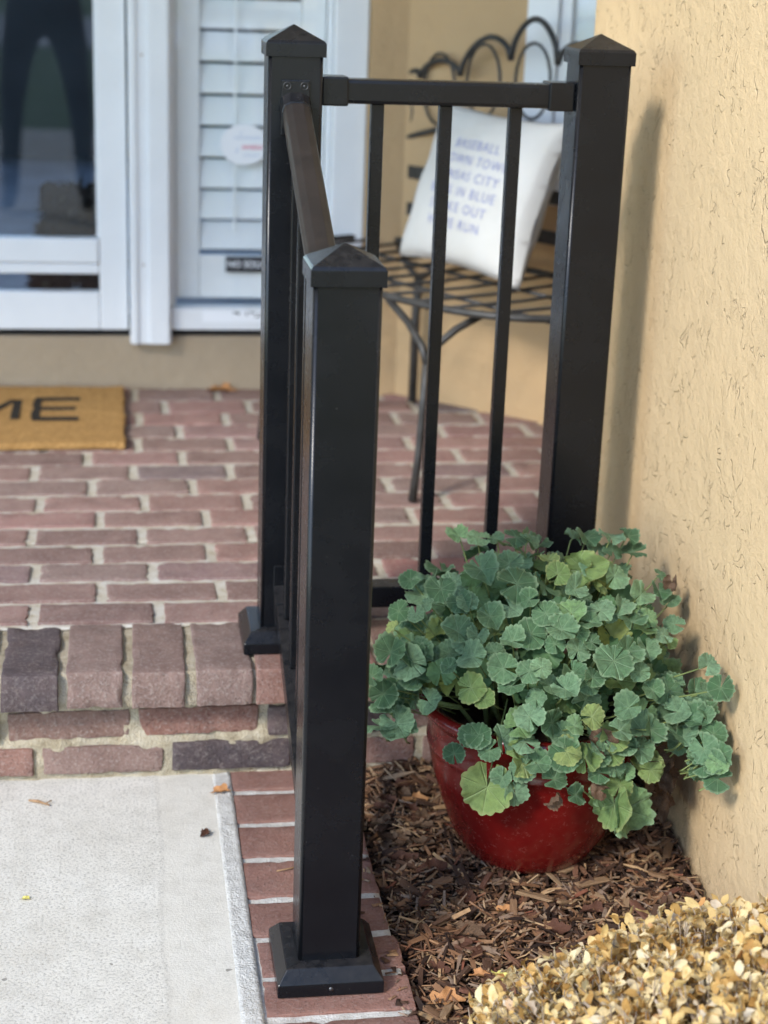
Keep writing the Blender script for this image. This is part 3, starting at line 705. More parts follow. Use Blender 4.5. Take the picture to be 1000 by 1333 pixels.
bp = box('bracket_plate', (-.0225, yb-.005, sl(yb)-.045), (.0225, yb-.0005, sl(yb)+.040), 'black_metal', rail, .0015, 2)
for sx in (-.0135, .0135):
    V, F = lathe([(0, -.001), (.0045, -.001), (.0050, .0008), (.0062, .0012), (.0068, 0)], 16); o = link('screw', raw(V, F, True), 'black_plastic', bp); o.location = (sx, yb-.0052, sl(yb)+.031); o.rotation_euler = (R(90), 0, 0)
    screw(o, (0, 0, -.0008), (0, 0, 0), .002)
lo = -.825
sp = [(-.020, -.019), (.020, -.019), (.020, .019), (-.020, .019)]
sloped('bottom_rail', sp, ya+.001, yb-.001, lo); spo = [(x*1.13, z*1.13) for x, z in sp]
sloped('rail_bracket', spo, yb-.045, yb-.0022, lo); sloped('rail_bracket', spo, ya+.0022, ya+.04, lo)
box('bracket_plate', (-.0225, yb-.005, sl(yb)+lo-.03), (.0225, yb-.0005, sl(yb)+lo+.055), 'black_metal', rail, .0015, 2)
for y in (.135, .247, .359, .471, .575):
    bm = bmesh.new(); add_box(bm, (-.0105, y-.0105, sl(y)+lo+.016), (.0105, y+.0105, sl(y)-.014), .0022, 2)
    link('baluster', bm_mesh(bm), 'black_metal', rail)

# ------------------------------------------------------------------ red pot and geranium
PX, PY = .372, .330; PZ = mulch_z(PX, PY)-.004
pot = empty('flower_pot', (PX, PY, PZ)); tag(pot, 'round red glazed flower pot standing in the mulch by the wall', 'flower pot')
prof = [(0, .004), (.075, .0), (.084, .004), (.100, .020), (.1195, .056), (.1365, .105), (.1495, .150), (.1565, .185), (.158, .196), (.1605, .200), (.161, .206), (.1585, .211), (.159, .245), (.163, .252), (.170, .258), (.1755, .266), (.1755, .274), (.170, .279), (.162, .279), (.156, .273), (.153, .25), (.150, .20), (.12, .06), (0, .05)]
link('body', raw(*lathe([(r_*1.07, z_*1.0) for r_, z_ in prof], 96), True), 'red_glaze', pot)
npot = empty('nursery_pot', (PX-.012, PY-.004, PZ+.055)); tag(npot, 'thin black plastic nursery pot set inside the red pot', 'plant pot')
link('body', raw(*lathe([(.09, 0), (.146, .205), (.149, .207), (.1495, .213), (.146, .214), (.143, .205), (.09, .01)], 72), True), 'black_plastic', npot)
link('soil', raw(*lathe([(.142, .165), (.1, .175), (.05, .168), (0, .172)], 40), True), 'potting_soil', npot)

def geranium_leaf(seed):
    rr = random.Random(seed); n = 84; V = [(0, 0, 0)]; F = []
    fold = rr.uniform(.0, .62); asym = rr.uniform(-.15, .15); droop = rr.uniform(-.3, .75); tilt = rr.uniform(-.15, .15); cup = rr.uniform(0, .25)
    w1, w2, w3 = rr.uniform(0, 6.28), rr.uniform(0, 6.28), rr.uniform(0, 6.28); a1, a2 = rr.uniform(.03, .11), rr.uniform(.02, .06)
    th0 = R(rr.uniform(2, 22)); rings = (.22, .45, .66, .84, .95, 1.0); nl = 7
    for ri in rings:
        for k in range(n+1):
            th = -math.pi+th0+(2*math.pi-2*th0)*k/n
            sc = .030*math.cos(nl*th)+.085*abs(math.cos(8.5*th+w3*.2))+.025*math.sin(2*th+w1)+.015*math.sin(3*th+w2)-.05
            lob = .5*(1+sc+asym*math.sin(th)*.4); lob *= 1-.12*math.exp(-((abs(th)-math.pi)/.4)**2)
            r = ri*.5*(1+(lob/.5-1)*ri**1.5)
            rf = r*2
            z = fold*.5*abs(math.sin(th))*rf + cup*.25*rf*rf - droop*.22*rf*rf*(.6+.4*math.cos(th)) + tilt*r*math.cos(th)
            z += -.010*math.cos(nl*th)*ri**1.3 + a1*math.sin(2*th+w1)*ri*ri + a2*1.25*math.sin(5*th+w2)*ri**3 + .020*math.cos(17*th+w3*.4)*ri**4
            V.append((r*math.cos(th), r*math.sin(th), z))
    m1 = n+1
    for k in range(n): F.append((0, 1+k, 2+k))
    for j in range(len(rings)-1):
        for k in range(n): a = 1+j*m1+k; F.append((a, a+m1, a+m1+1, a+1))
    return raw(V, F, True)
def curled_leaf(seed):
    me = geranium_leaf(seed); rr = random.Random(seed)
    for v in me.vertices:
        x, y, z = v.co; a = y*2.4; v.co = (x+.03*math.sin(9*y+seed), math.sin(a)/2.4, z+(1-math.cos(a))/2.4*1.0+.07*math.sin(14*x+seed)+.05*math.sin(17*y+2*seed))
    return me
LG = []; LY = []; LD = []
for i in range(16):
    me = geranium_leaf(100+i); me.materials.append(M['leaf_green']); LG.append(me)
for i in range(4):
    me = geranium_leaf(130+i); me.materials.append(M['leaf_yellow']); LY.append(me)
for i in range(2):
    me = curled_leaf(137+i); me.materials.append(M['leaf_yellow']); LY.append(me)
for i in range(3):
    me = curled_leaf(140+i); me.materials.append(M['dead_leaf']); LD.append(me)
plant = empty('geranium_plant', (PX, PY, PZ+.235)); tag(plant, 'bushy green geranium with round scalloped leaves growing in the red pot', 'geranium')
PO = Vector((PX, PY, PZ+.235)); petioles = []
def leaf(pos, nrm, size, me, spin=None, root=None, name='leaf'):
    nrm = Vector(nrm).normalized(); pos = Vector(pos)
    # keep clear of the pot
    rad_ = math.hypot(pos.x-PX, pos.y-PY)
    if pos.z < PZ+.292 and .12 < rad_ < .205: pos = Vector((PX+(pos.x-PX)*.206/rad_, PY+(pos.y-PY)*.206/rad_, pos.z))
    o = bpy.data.objects.new(name, me); C.objects.link(o); o.parent = plant
    q = nrm.to_track_quat('Z', 'Y'); sp = spin if spin is not None else rng.uniform(0, 6.28)
    o.rotation_mode = 'QUATERNION'; o.rotation_quaternion = q @ Matrix.Rotation(sp, 3, 'Z').to_quaternion(); o.location = pos-PO; o.scale = (size,)*3
    if root is not None:
        r_ = Vector(root); mid = (pos+r_)/2 - nrm*.012; petioles.append(tube_data([pos-PO, pos-nrm*.008-PO, mid-PO, r_-PO], [.0011, .0012, .0013, .0015], 5))
    return o
CEN = Vector((.367, .350, .285)); RAD = Vector((.262, .25, .222))
LEAVES = [(0.264,0.457,0.48,0.042,0), (0.293,0.43,0.486,0.045,0), (0.32,0.449,0.485,0.035,0), (0.34,0.387,0.503,0.048,0), (0.361,0.368,0.506,0.041,0), (0.269,0.314,0.488,0.06,0), (0.311,0.297,0.497,0.05,0), (0.204,0.318,0.456,0.056,0), (0.178,0.398,0.433,0.041,0), (0.181,0.309,0.437,0.03,0), (0.31,0.25,0.483,0.072,0), (0.366,0.31,0.504,0.04,1), (0.379,0.271,0.495,0.046,1), (0.44,0.425,0.498,0.042,0), (0.461,0.419,0.5,0.049,0), (0.476,0.41,0.486,0.042,0), (0.5,0.408,0.503,0.052,0), (0.53,0.397,0.5,0.042,0), (0.538,0.385,0.474,0.059,0), (0.5,0.401,0.482,0.042,0), (0.4,0.231,0.478,0.045,0), (0.444,0.296,0.492,0.05,0), (0.474,0.274,0.476,0.05,0), (0.507,0.265,0.457,0.05,0), (0.569,0.356,0.427,0.041,0), (0.586,0.341,0.409,0.041,0), (0.568,0.266,0.406,0.04,0), (0.576,0.359,0.443,0.028,0), (0.224,0.267,0.456,0.046,0), (0.238,0.242,0.453,0.039,0), (0.15,0.356,0.41,0.044,0), (0.137,0.303,0.382,0.033,1), (0.169,0.285,0.418,0.033,0), (0.212,0.225,0.425,0.058,0), (0.259,0.211,0.445,0.048,0), (0.295,0.203,0.454,0.051,0), (0.341,0.196,0.459,0.051,0), (0.383,0.194,0.458,0.058,0), (0.322,0.221,0.471,0.039,0), (0.427,0.2,0.455,0.052,0), (0.448,0.2,0.448,0.045,0), (0.481,0.203,0.437,0.052,0), (0.509,0.224,0.434,0.039,0), (0.463,0.223,0.458,0.039,0), (0.415,0.177,0.44,0.038,0), (0.501,0.195,0.417,0.045,0), (0.533,0.215,0.408,0.039,0), (0.555,0.219,0.387,0.033,1), (0.504,0.177,0.396,0.045,0), (0.32,0.162,0.426,0.057,0), (0.365,0.169,0.438,0.057,0), (0.394,0.163,0.43,0.038,0), (0.287,0.172,0.426,0.044,0), (0.242,0.193,0.422,0.038,0), (0.266,0.163,0.405,0.038,0), (0.385,0.144,0.41,0.044,0), (0.351,0.152,0.42,0.038,0), (0.437,0.149,0.403,0.07,0), (0.468,0.16,0.401,0.051,0), (0.411,0.156,0.42,0.038,0), (0.121,0.278,0.367,0.056,0), (0.172,0.29,0.361,0.053,0), (0.148,0.284,0.338,0.05,0), (0.117,0.277,0.303,0.053,0), (0.098,0.272,0.331,0.04,0), (0.201,0.296,0.305,0.05,0), (0.211,0.299,0.349,0.047,0), (0.233,0.175,0.395,0.054,0), (0.145,0.283,0.259,0.04,1), (0.192,0.294,0.273,0.034,0), (0.2,0.181,0.368,0.032,0), (0.275,0.146,0.387,0.054,0), (0.308,0.137,0.39,0.044,0), (0.325,0.137,0.396,0.038,0), (0.358,0.121,0.374,0.05,0), (0.284,0.13,0.363,0.047,0), (0.251,0.134,0.338,0.038,1), (0.231,0.152,0.355,0.054,1), (0.311,0.11,0.327,0.053,0), (0.323,0.115,0.35,0.038,0), (0.343,0.119,0.366,0.038,0), (0.376,0.125,0.381,0.044,0), (0.399,0.116,0.359,0.038,0), (0.406,0.127,0.379,0.038,0), (0.463,0.124,0.335,0.051,0), (0.444,0.112,0.306,0.045,0), (0.502,0.146,0.343,0.039,0), (0.576,0.316,0.291,0.055,1), (0.499,0.135,0.297,0.048,0), (0.485,0.15,0.373,0.038,0), (0.439,0.168,0.257,0.039,0), (0.412,0.168,0.248,0.039,0), (0.399,0.108,0.332,0.044,1), (0.369,0.103,0.317,0.038,0), (0.372,0.168,0.26,0.062,0), (0.447,0.168,0.231,0.039,0), (0.581,0.255,0.295,0.051,0), (0.587,0.205,0.327,0.046,0), (0.584,0.221,0.28,0.04,0), (0.58,0.254,0.238,0.048,0), (0.574,0.305,0.193,0.042,0), (0.595,0.144,0.382,0.042,0), (0.599,0.106,0.364,0.048,0), (0.594,0.136,0.306,0.042,0), (0.588,0.185,0.309,0.04,0), (0.586,0.199,0.257,0.04,0), (0.577,0.288,0.249,0.041,0), (0.591,0.172,0.338,0.036,0), (0.583,0.22,0.227,0.034,0), (0.262,0.168,0.273,0.048,0), (0.272,0.168,0.257,0.042,0), (0.238,0.168,0.271,0.045,0), (0.216,0.168,0.233,0.039,0), (0.293,0.168,0.214,0.039,0), (0.325,0.168,0.235,0.049,0), (0.315,0.168,0.196,0.046,0), (0.356,0.168,0.221,0.046,0), (0.383,0.168,0.194,0.039,0), (0.411,0.168,0.222,0.039,0), (0.417,0.168,0.185,0.043,0), (0.453,0.168,0.197,0.046,1), (0.461,0.168,0.217,0.033,0)]
for x, y, z, s, yel in LEAVES:
    p = Vector((x, y, z)); d = Vector(((x-CEN.x)/RAD.x, (y-CEN.y)/RAD.y, (z-CEN.z)/RAD.z)).normalized()
    nn = d*.45 + Vector((-.06, -.45, .62)) + Vector((rng.gauss(0, .27), rng.gauss(0, .22), rng.gauss(0, .18)))
    p += Vector((rng.uniform(-.004, .004), rng.uniform(-.012, .03), rng.uniform(-.004, .004)))
    if p.x > .618-s*.42: p.x = .618-s*.42
    root = CEN + (p-CEN)*rng.uniform(.5, .75) - Vector((0, 0, .035))
    leaf(p, nn, s*.88, rng.choice(LY[:3]) if yel else rng.choice(LG), None, root)
# inner and far foliage that fills the crown
cnt = 0
while cnt < 104:
    d = Vector((rng.gauss(0, 1), rng.gauss(0, 1), rng.gauss(0, 1))).normalized()
    if d.z < -.05 or (d.z < .25 and d.y < -.3 and rng.random() < .75): continue
    d.z = abs(d.z)*(1.0 if rng.random() < .5 else 1.7); d.normalize(); k = rng.uniform(.55, .88) if d.y < .1 else rng.uniform(.72, .97)
    p = CEN + Vector((d.x*RAD.x, d.y*RAD.y*.95, d.z*RAD.z))*k; s = rng.uniform(.040, .062)
    if p.x > .60-s*.4: p.x = .60-s*.4
    nn = d*.5 + Vector((-.1, -.3, .55)) + Vector((rng.gauss(0, .4), rng.gauss(0, .4), rng.gauss(0, .25)))
    leaf(p, nn, s, rng.choice(LG) if rng.random() > .14 else rng.choice(LY), None, CEN+(p-CEN)*.6-Vector((0, 0, .03))); cnt += 1
# the many leaves deep in the crown, too hidden to pick apart
rs4 = random.Random(77); mass = []; small = [geranium_leaf(200+q) for q in range(4)]
src = [([Vector(v.co) for v in me_.vertices], [tuple(p.vertices) for p in me_.polygons]) for me_ in small]
for i in range(230):
    d = Vector((rs4.gauss(0, 1), rs4.gauss(0, 1), abs(rs4.gauss(0, 1))*1.1-.12)).normalized(); k = rs4.uniform(.55, .90)
    p = CEN + Vector((d.x*RAD.x, d.y*RAD.y*.95, d.z*RAD.z))*k; s = rs4.uniform(.036, .056)
    if p.x > .595-s*.4: p.x = .595-s*.4
    if d.y < -.25 and d.z < .12: continue
    nn = (d*.5+Vector((-.1, -.35, .5))+Vector((rs4.gauss(0, .4), rs4.gauss(0, .4), rs4.gauss(0, .25)))).normalized()
    q = (nn.to_track_quat('Z', 'Y') @ Matrix.Rotation(rs4.uniform(0, 6.28), 3, 'Z').to_quaternion()).to_matrix(); v_, f_ = src[i % 4]
    mass.append(([q @ w*s + p - PO for w in v_], f_))
V, F = merge(mass); tag(link('inner_leaves', raw(V, F, True), 'leaf_inner_shade', plant), kind='stuff')
# fill along the trailing branches
for i in range(30):
    f = rng.random(); p = Vector((.535+.06*f+rng.uniform(-.02, .02), .25-.15*f+rng.uniform(-.04, .03), .30-.03*f+rng.uniform(-.06, .04))); s = rng.uniform(.036, .052)
    if p.x > .612-s*.42: p.x = .612-s*.42
    leaf(p, Vector((-.3, -.55, .6))+Vector((rng.gauss(0, .3), rng.gauss(0, .25), rng.gauss(0, .2))), s, rng.choice(LG), None, (p.x-.02, p.y+.02, p.z-.03))
for i in range(14):
    f = rng.random(); p = Vector((.185-.07*f+rng.uniform(-.02, .02), .34-.05*f+rng.uniform(-.05, .05), .325-.04*f+rng.uniform(-.05, .05)))
    leaf(p, Vector((-.3, -.5, .6))+Vector((rng.gauss(0, .3), rng.gauss(0, .25), rng.gauss(0, .2))), rng.uniform(.042, .06), rng.choice(LG), None, (p.x+.02, p.y+.02, p.z-.035))
for i in range(22):
    f = rng.random(); p = Vector((.285+.235*f, .165-.02*math.sin(f*3.1)+rng.uniform(-.02, .02), .282-.02*f+rng.uniform(-.045, .03))); s = rng.uniform(.036, .056)
    leaf(p, Vector((-.1, -.65, .55))+Vector((rng.gauss(0, .35), rng.gauss(0, .25), rng.gauss(0, .25))), s, rng.choice(LG) if rng.random() > .2 else rng.choice(LY), None, (p.x, p.y+.05, p.z-.01))
# hanging leaves in front of the pot
for (p, nn, s, me, sp) in (((.258, .150, .198), (-.15, -.85, .3), .080, LY[0], R(262)), ((.475, .155, .150), (.45, -.8, .15), .085, LG[3], R(280)), ((.452, .148, .165), (-.75, -.5, .15), .080, LY[1], R(265))):
    leaf(p, nn, s, me, sp, (p[0]*.6+PX*.4, p[1]*.5+PY*.5, .30))
leaf((.425, .30, .485), (-.8, -.5, .2), .07, LY[4], R(40), (.42, .32, .43)); leaf((.45, .30, .475), (.5, -.7, .2), .06, LY[5], None, (.42, .32, .43))
for p, s in (((.405, .20, .275), .045), ((.35, .118, .19), .03), ((.425, .125, .20), .03), ((.50, .24, .20), .055), ((.53, .23, .17), .055), ((.555, .27, .14), .06), ((.535, .30, .10), .06), ((.565, .25, .10), .05), ((.592, .36, .44), .03), ((.49, .19, .235), .04)):
    leaf(p, (rng.uniform(-1, 1), -1, rng.uniform(-.4, .6)), s, rng.choice(LD), None, None, 'dead_leaf')
for i in range(16):
    a = 2*math.pi*i/16+rng.uniform(-.2, .2); r0 = rng.uniform(.02, .09); r1 = rng.uniform(.09, .19)
    p0 = Vector((r0*math.cos(a), r0*math.sin(a), -.01)); p1 = Vector((r1*.7*math.cos(a), r1*.7*math.sin(a), rng.uniform(.05, .12))); p2 = Vector((r1*math.cos(a), r1*math.sin(a), rng.uniform(.10, .22)))
    tube('stem', [p0, (p0+p1)/2+Vector((0, 0, .01)), p1, p2], [.0045, .004, .0035, .0028], 'stem_green', plant, 7)
tube('stem', [(-.10, -.03, .0), (-.13, -.03, .04), (-.17, -.03, .05), (-.20, -.04, .05)], [.004, .0035, .003, .0025], 'stem_green', plant, 7)
tube('stem', [(.10, -.05, .0), (.15, -.08, .03), (.19, -.14, .035), (.215, -.18, .03)], [.004, .0035, .003, .0025], 'stem_green', plant, 7)
V, F = merge(petioles); tag(link('petioles', raw(V, F, True), 'stem_green', plant), kind='stuff')

# ------------------------------------------------------------------ dry shrub in the foreground
SX, SY = .48, -.42
shrub = empty('dry_shrub', (SX, SY, -.03)); tag(shrub, 'low shrub of bleached yellow dry leaves at the bottom right', 'shrub'); SO = Vector((SX, SY, -.03))
def oval_leaf(seed):
    rr = random.Random(seed); V = []; F = []; cup = rr.uniform(.15, .5); bendv = rr.uniform(-.3, .4)
    prof = [(0, .02), (.18, .20), (.42, .30), (.68, .29), (.88, .17), (1.0, .03)]
    for x, w in prof:
        for sy in (-1, 0, 1): V.append((x+rr.uniform(-.05, .05), w*sy*rr.uniform(.75, 1.1), cup*w*abs(sy)*rr.uniform(.3, 2.2)-bendv*x*x*.9+rr.uniform(-.06, .06)))
    for i in range(5):
        for k in range(2): a = i*3+k; F.append((a, a+3, a+4, a+1))
    return V, F
OV = [oval_leaf(i) for i in range(14)]
SC = Vector((.52, -.42, -.03)); SR = Vector((.455, .35, .272))
def shrub_pos(rs):
    while True:
        d = Vector((rs.gauss(0, 1), rs.gauss(0, 1), rs.gauss(0, 1))).normalized()
        if d.z < -.05: continue
        k = (1-.34*rs.random()**1.6)*(1+.10*noise.noise(d*4.1)); p = SC+Vector((d.x*SR.x, d.y*SR.y, d.z*SR.z))*k
        if .125 < p.x < .612: return p, d, k
rs = random.Random(21); parts = []; twigs = []; singles = []
for i in range(3600):                                    # sprigs of leaves
    p, d, k = shrub_pos(rs); ax = (d*.8+Vector((rs.gauss(0, .35), rs.gauss(0, .35), .5+rs.gauss(0, .2)))).normalized()
    twigs.append(tube_data([p-SO-ax*.03, p-SO+ax*.012], [.0011, .0007], 4))
    for j in range(rs.choice([3, 4, 5])):
        s = rs.choice([.010, .013, .016, .019, .022])*rs.uniform(.9, 1.12); a = rs.uniform(0, 6.28); q = ax.orthogonal().normalized(); q = Matrix.Rotation(a, 3, ax) @ q
        out = (ax*rs.uniform(.3, 1.0)+q*rs.uniform(.5, 1.0)).normalized(); nn = (ax - out*ax.dot(out)); nn = (nn+Vector((rs.gauss(0, .3),)*3)).normalized(); y = nn.cross(out).normalized(); nn = out.cross(y)
        Mx = Matrix((out, y, nn)).transposed(); base = p+ax*rs.uniform(-.02, .012)
        tip = base+out*s
        if tip.x > .624 or tip.z < -.03: continue
        if k > .97 and tip.y < SC.y+.28 and len(singles) < 290 and d.z > .15 and rs.random() < .5:
            singles.append((base, Mx, s)); continue
        v, f = OV[rs.randrange(14)]; parts.append(([Mx @ Vector(w)*s + base - SO for w in v], f))
V, F = merge(parts); tag(link('leaves', raw(V, F, True), 'dry_leaf', shrub), kind='stuff')
V, F = merge(twigs); tag(link('twigs', raw(V, F, True), 'dry_twig', shrub), kind='stuff')
sm = []
for v, f in OV:
    me = raw(v, f, True); me.materials.append(M['dry_leaf_single']); sm.append(me)
for base, Mx, s in singles:
    o = bpy.data.objects.new('leaf', rs.choice(sm)); C.objects.link(o); o.parent = shrub
    o.rotation_mode = 'QUATERNION'; o.rotation_quaternion = Mx.to_quaternion(); o.location = base-SO; o.scale = (s*1.1,)*3
for i in range(30):
    p, d, k = shrub_pos(rs); q = (p-SO)*rs.uniform(.98, 1.06); q.x = min(q.x, .13); tube('branch', [(rs.uniform(-.04, .04), rs.uniform(-.04, .04), .0), q*.5+Vector((0, 0, .02)), q], [.005, .0035, .0018], 'dry_twig', shrub, 6)

# ------------------------------------------------------------------ bench, in its own frame: +x along the back, -y to the front
bo = Vector((.433, 2.454)); bd = Vector((.495, -.869)); 
BC = bo+bd*.50; bench = empty('garden_bench', (BC.x, BC.y, ZP), math.atan2(bd.y, bd.x))
tag(bench, 'black wrought iron garden bench with arched scroll back in the porch corner', 'bench')
HW = .57; SZ = .43
def arc(x0, z0, x1, z1, h, y=.045, n=12, steep=1.0):
    pts = []
    for i in range(n+1):
        f = i/n; e = math.sin(math.pi*f)**steep; pts.append((x0+(x1-x0)*f, y, z0+(z1-z0)*f+h*e))
    return pts
jn = [(-.57, .725), (-.43, .862), (-.27, .878), (-.083, .928), (.083, .928), (.27, .878), (.43, .862), (.57, .725)]
hs = [.055, .040, .072, .100, .072, .040, .055]
for i in range(7):
    (x0, z0), (x1, z1) = jn[i], jn[i+1]; tube('crest_arch', arc(x0, z0, x1, z1, hs[i], n=18, steep=.55), .0075, 'bench_iron', bench)
tube('back_rail', [(-.57+1.14*i/16, .045, .676+.105*math.sin(math.pi*i/16)) for i in range(17)], .0075, 'bench_iron', bench)
for z in (.517, .615):
    bm = bmesh.new(); add_box(bm, (-.57, .041, z-.017), (.57, .048, z+.017), .002); link('back_slat', bm_mesh(bm), 'bench_iron', bench)
for x in (-.50, -.35, -.18, 0, .18, .35, .50):
    zb_ = .676+.105*math.sin(math.pi*(x+.57)/1.14); r_ = .062 if abs(x) < .4 else .045
    tube('scroll', [(x+r_*math.cos(a), .045, zb_+.012+r_*1.45+r_*1.45*math.sin(a)) for a in [2*math.pi*k/20 for k in range(20)]], .0042, 'bench_iron', bench, 6, True)
for s in (-1, 1):
    tube('back_post', [(s*.57, .045, SZ), (s*.57, .05, .60), (s*.57, .045, .73)], .009, 'bench_iron', bench)
# seat rim and wires
def seat_front(x): f = abs(x)/.57; return -.515*(max(0, 1-f**4.2))**.5
rim = [(-.57+1.14*i/30, .03, SZ) for i in range(31)]
rimf = [(.57*math.cos(a)*1.0, 0, 0) for a in [0]]
fr_pts = []
for i in range(41):
    a = math.pi*i/40; cx_ = math.copysign(abs(math.cos(a))**.55, math.cos(a)); sy_ = abs(math.sin(a))**.55
    fr_pts.append((.57*cx_, .03-.53*sy_, SZ))
tube('seat_rim', fr_pts+[(-.57+1.14*i/12, .03, SZ) for i in range(1, 12)], .0085, 'bench_iron', bench, 8, True)
def depth_at(x):
    f = min(1, abs(x)/.57); return .03-.53*(max(0, 1-f**(1/.275))**.275) if f < 1 else .03
for i in range(12):
    x = -.51+1.02*i/11; tube('seat_wire', [(x, .03, SZ+.004), (x, depth_at(x)*.5, SZ-.003), (x, depth_at(x), SZ+.002)], .004, 'bench_iron', bench, 6)
for y in (-.14, -.34):
    w_ = .55; tube('seat_stay', [(-w_, y, SZ-.009), (w_, y, SZ-.009)], .0055, 'bench_iron', bench, 6)
for sx in (-1, 1):
    ft = Vector((-.27 if sx < 0 else .330, -.555, .004)); j = Vector((ft.x+.005*sx, -.535, SZ-.115))
    tube('leg', [ft, ft+Vector((0, .012, .10)), ft+Vector((0, .018, .20)), j], [.010, .009, .009, .009], 'bench_iron', bench)
    for tx, ty in ((ft.x-.185*sx, -.495), (ft.x+.045*sx, -.41)):
        tube('leg_brace', [j, j+Vector(((tx-j.x)*.12, (ty-j.y)*.1, .035)), j+Vector(((tx-j.x)*.5, (ty-j.y)*.5, .075)), (tx, ty, SZ-.008)], .0085, 'bench_iron', bench)
for x in (-.37, .37):
    tube('leg', [(x, .015, .004), (x, .015, .25), (x, .02, SZ-.09)], .012, 'bench_iron', bench)
    for dx in (-.1, .1): tube('leg_brace', [(x, .02, SZ-.092), (x+dx*.5, .02, SZ-.06), (x+dx, .025, SZ-.008)], .008, 'bench_iron', bench)

# pillow leaning on the bench back
def pillow_surf(u, v, side):          # u, v in -1..1
    W, Hh, T = .222, .20, .072
    e = (1-u**4)*(1-v**4); pin_u = 1-.07*(1-u*u)*abs(v)**3; 
    x = u*W*(1-.085*(1-u*u)**0*(1-abs(v)**2.5)*abs(u)**3*1.0)
    z = v*Hh*(1-.085*(1-abs(u)**2.5)*abs(v)**3)
    th = T*max(0, (1-u*u)*(1-v*v))**.38
    th += .004*noise.noise(Vector((u*2.3, v*2.3, side*3)))+.006*max(0, abs(u)-.6)*math.sin(v*9+u*4)*(1-v*v)
    return Vector((x, side*th, z))
pil = empty('throw_pillow'); tag(pil, 'cream throw pillow printed with rows of blue words leaning on the bench', 'pillow')
n = 36; V, F = [], []
for side in (-1, 1):
    for j in range(n+1):
        for i in range(n+1): V.append(pillow_surf(-1+2*i/n, -1+2*j/n, side))
m1 = n+1; N1 = m1*m1
for s in (0, 1):
    for j in range(n):
        for i in range(n):
            a = s*N1+j*m1+i; q = (a, a+1, a+m1+1, a+m1); F.append(q if s == 0 else q[::-1])
bm = bmesh.new(); vs = [bm.verts.new(v) for v in V]
for f in F: bm.faces.new([vs[i] for i in f])
bmesh.ops.remove_doubles(bm, verts=bm.verts[:], dist=.0006); link('cover', bm_mesh(bm, True), 'pillow_cloth', pil)
lines = ['BASEBALL', 'CROWN TOWN', 'KANSAS CITY', 'BOYS IN BLUE', 'STRIKE OUT', 'HOME RUN']
tp = []
for i, s in enumerate(lines):
    me = text_mesh(s, .036, -.0002, 0, 'CENTER', 1.2)
    vv = []
    for v in me.vertices:
        x = .004+v.co.x*.86; z = .084-i*.0380+v.co.y*.92
        u_, v_ = x/.222, z/.20; p = pillow_surf(u_, v_, -1); vv.append(Vector((x, p.y-.0018, z)))
    tp.append((vv, [tuple(p.vertices) for p in me.polygons]))
V, F = merge(tp); link('lettering', raw(V, F), 'blue_print', pil)
pil.parent = None
bw = math.atan2(bd.y, bd.x)
pc = BC + bd*.040 + Vector((-.869, -.495))*.135
pil.matrix_world = Matrix.Translation((pc.x, pc.y, ZP+SZ+.200)) @ Matrix.Rotation(bw, 4, 'Z') @ Matrix.Rotation(R(2), 4, 'Y') @ Matrix.Rotation(R(-19), 4, 'X')

# ------------------------------------------------------------------ doormat
mat = empty('doormat', (-.27-.625, 2.185, ZP+.001), R(0)); tag(mat, 'tan coir doormat with dark lettering lying before the glass door', 'doormat')
bm = bmesh.new(); add_box(bm, (-.625, -.285, 0), (.625, .285, .018), .006, 2)
bmesh.ops.subdivide_edges(bm, edges=[e for e in bm.edges if e.calc_length() > .3], cuts=30)
for v in bm.verts:
    q = v.co*24; v.co += Vector((noise.noise(q), noise.noise(q+Vector((5, 5, 5))), .6*noise.noise(q*2)))*.007
link('coir', bm_mesh(bm), 'coir', mat)
STROKES = {'E': [((0, 0), (1, 0)), ((0, .5), (.92, .5)), ((0, 1), (1, 1)), ((.06, .06), (.06, .42)), ((.06, .58), (.06, .94))],
           'M': [((.07, 0), (.07, .95)), ((.93, 0), (.93, .95)), ((.12, .95), (.47, .30)), ((.53, .30), (.88, .95))], 'O': [((.2, 0), (.8, 0)), ((.2, 1), (.8, 1)), ((.06, .14), (.06, .86)), ((.94, .14), (.94, .86))],
           'C': [((.2, 0), (.95, 0)), ((.2, 1), (.95, 1)), ((.06, .14), (.06, .86))], 'L': [((.06, .1), (.06, 1)), ((.06, 0), (1, 0))], 'W': [((.02, 1), (.25, 0)), ((.25, 0), (.5, .7)), ((.5, .7), (.75, 0)), ((.75, 0), (.98, 1))]}
lx = .510
for ch in reversed('WELCOME'):
    w_ = .165 if ch in 'MW' else .116; segs = []
    for (a0, b0), (a1, b1) in STROKES[ch]:
        p0 = Vector((lx-w_+a0*w_, -.062+b0*.200, .0185)); p1 = Vector((lx-w_+a1*w_, -.062+b1*.200, .0185)); d = (p1-p0).normalized(); n_ = Vector((-d.y, d.x, 0))*(.016 if abs(d.x) > .9 else .011)
        segs.append(([p0-n_, p1-n_, p1+n_, p0+n_]+[q+Vector((0, 0, .0012)) for q in (p0-n_, p1-n_, p1+n_, p0+n_)], [(4, 5, 6, 7), (0, 1, 5, 4), (1, 2, 6, 5), (2, 3, 7, 6), (3, 0, 4, 7)]))
    V, F = merge(segs); link('letter', raw(V, F), 'mat_print', mat); lx -= w_+.032

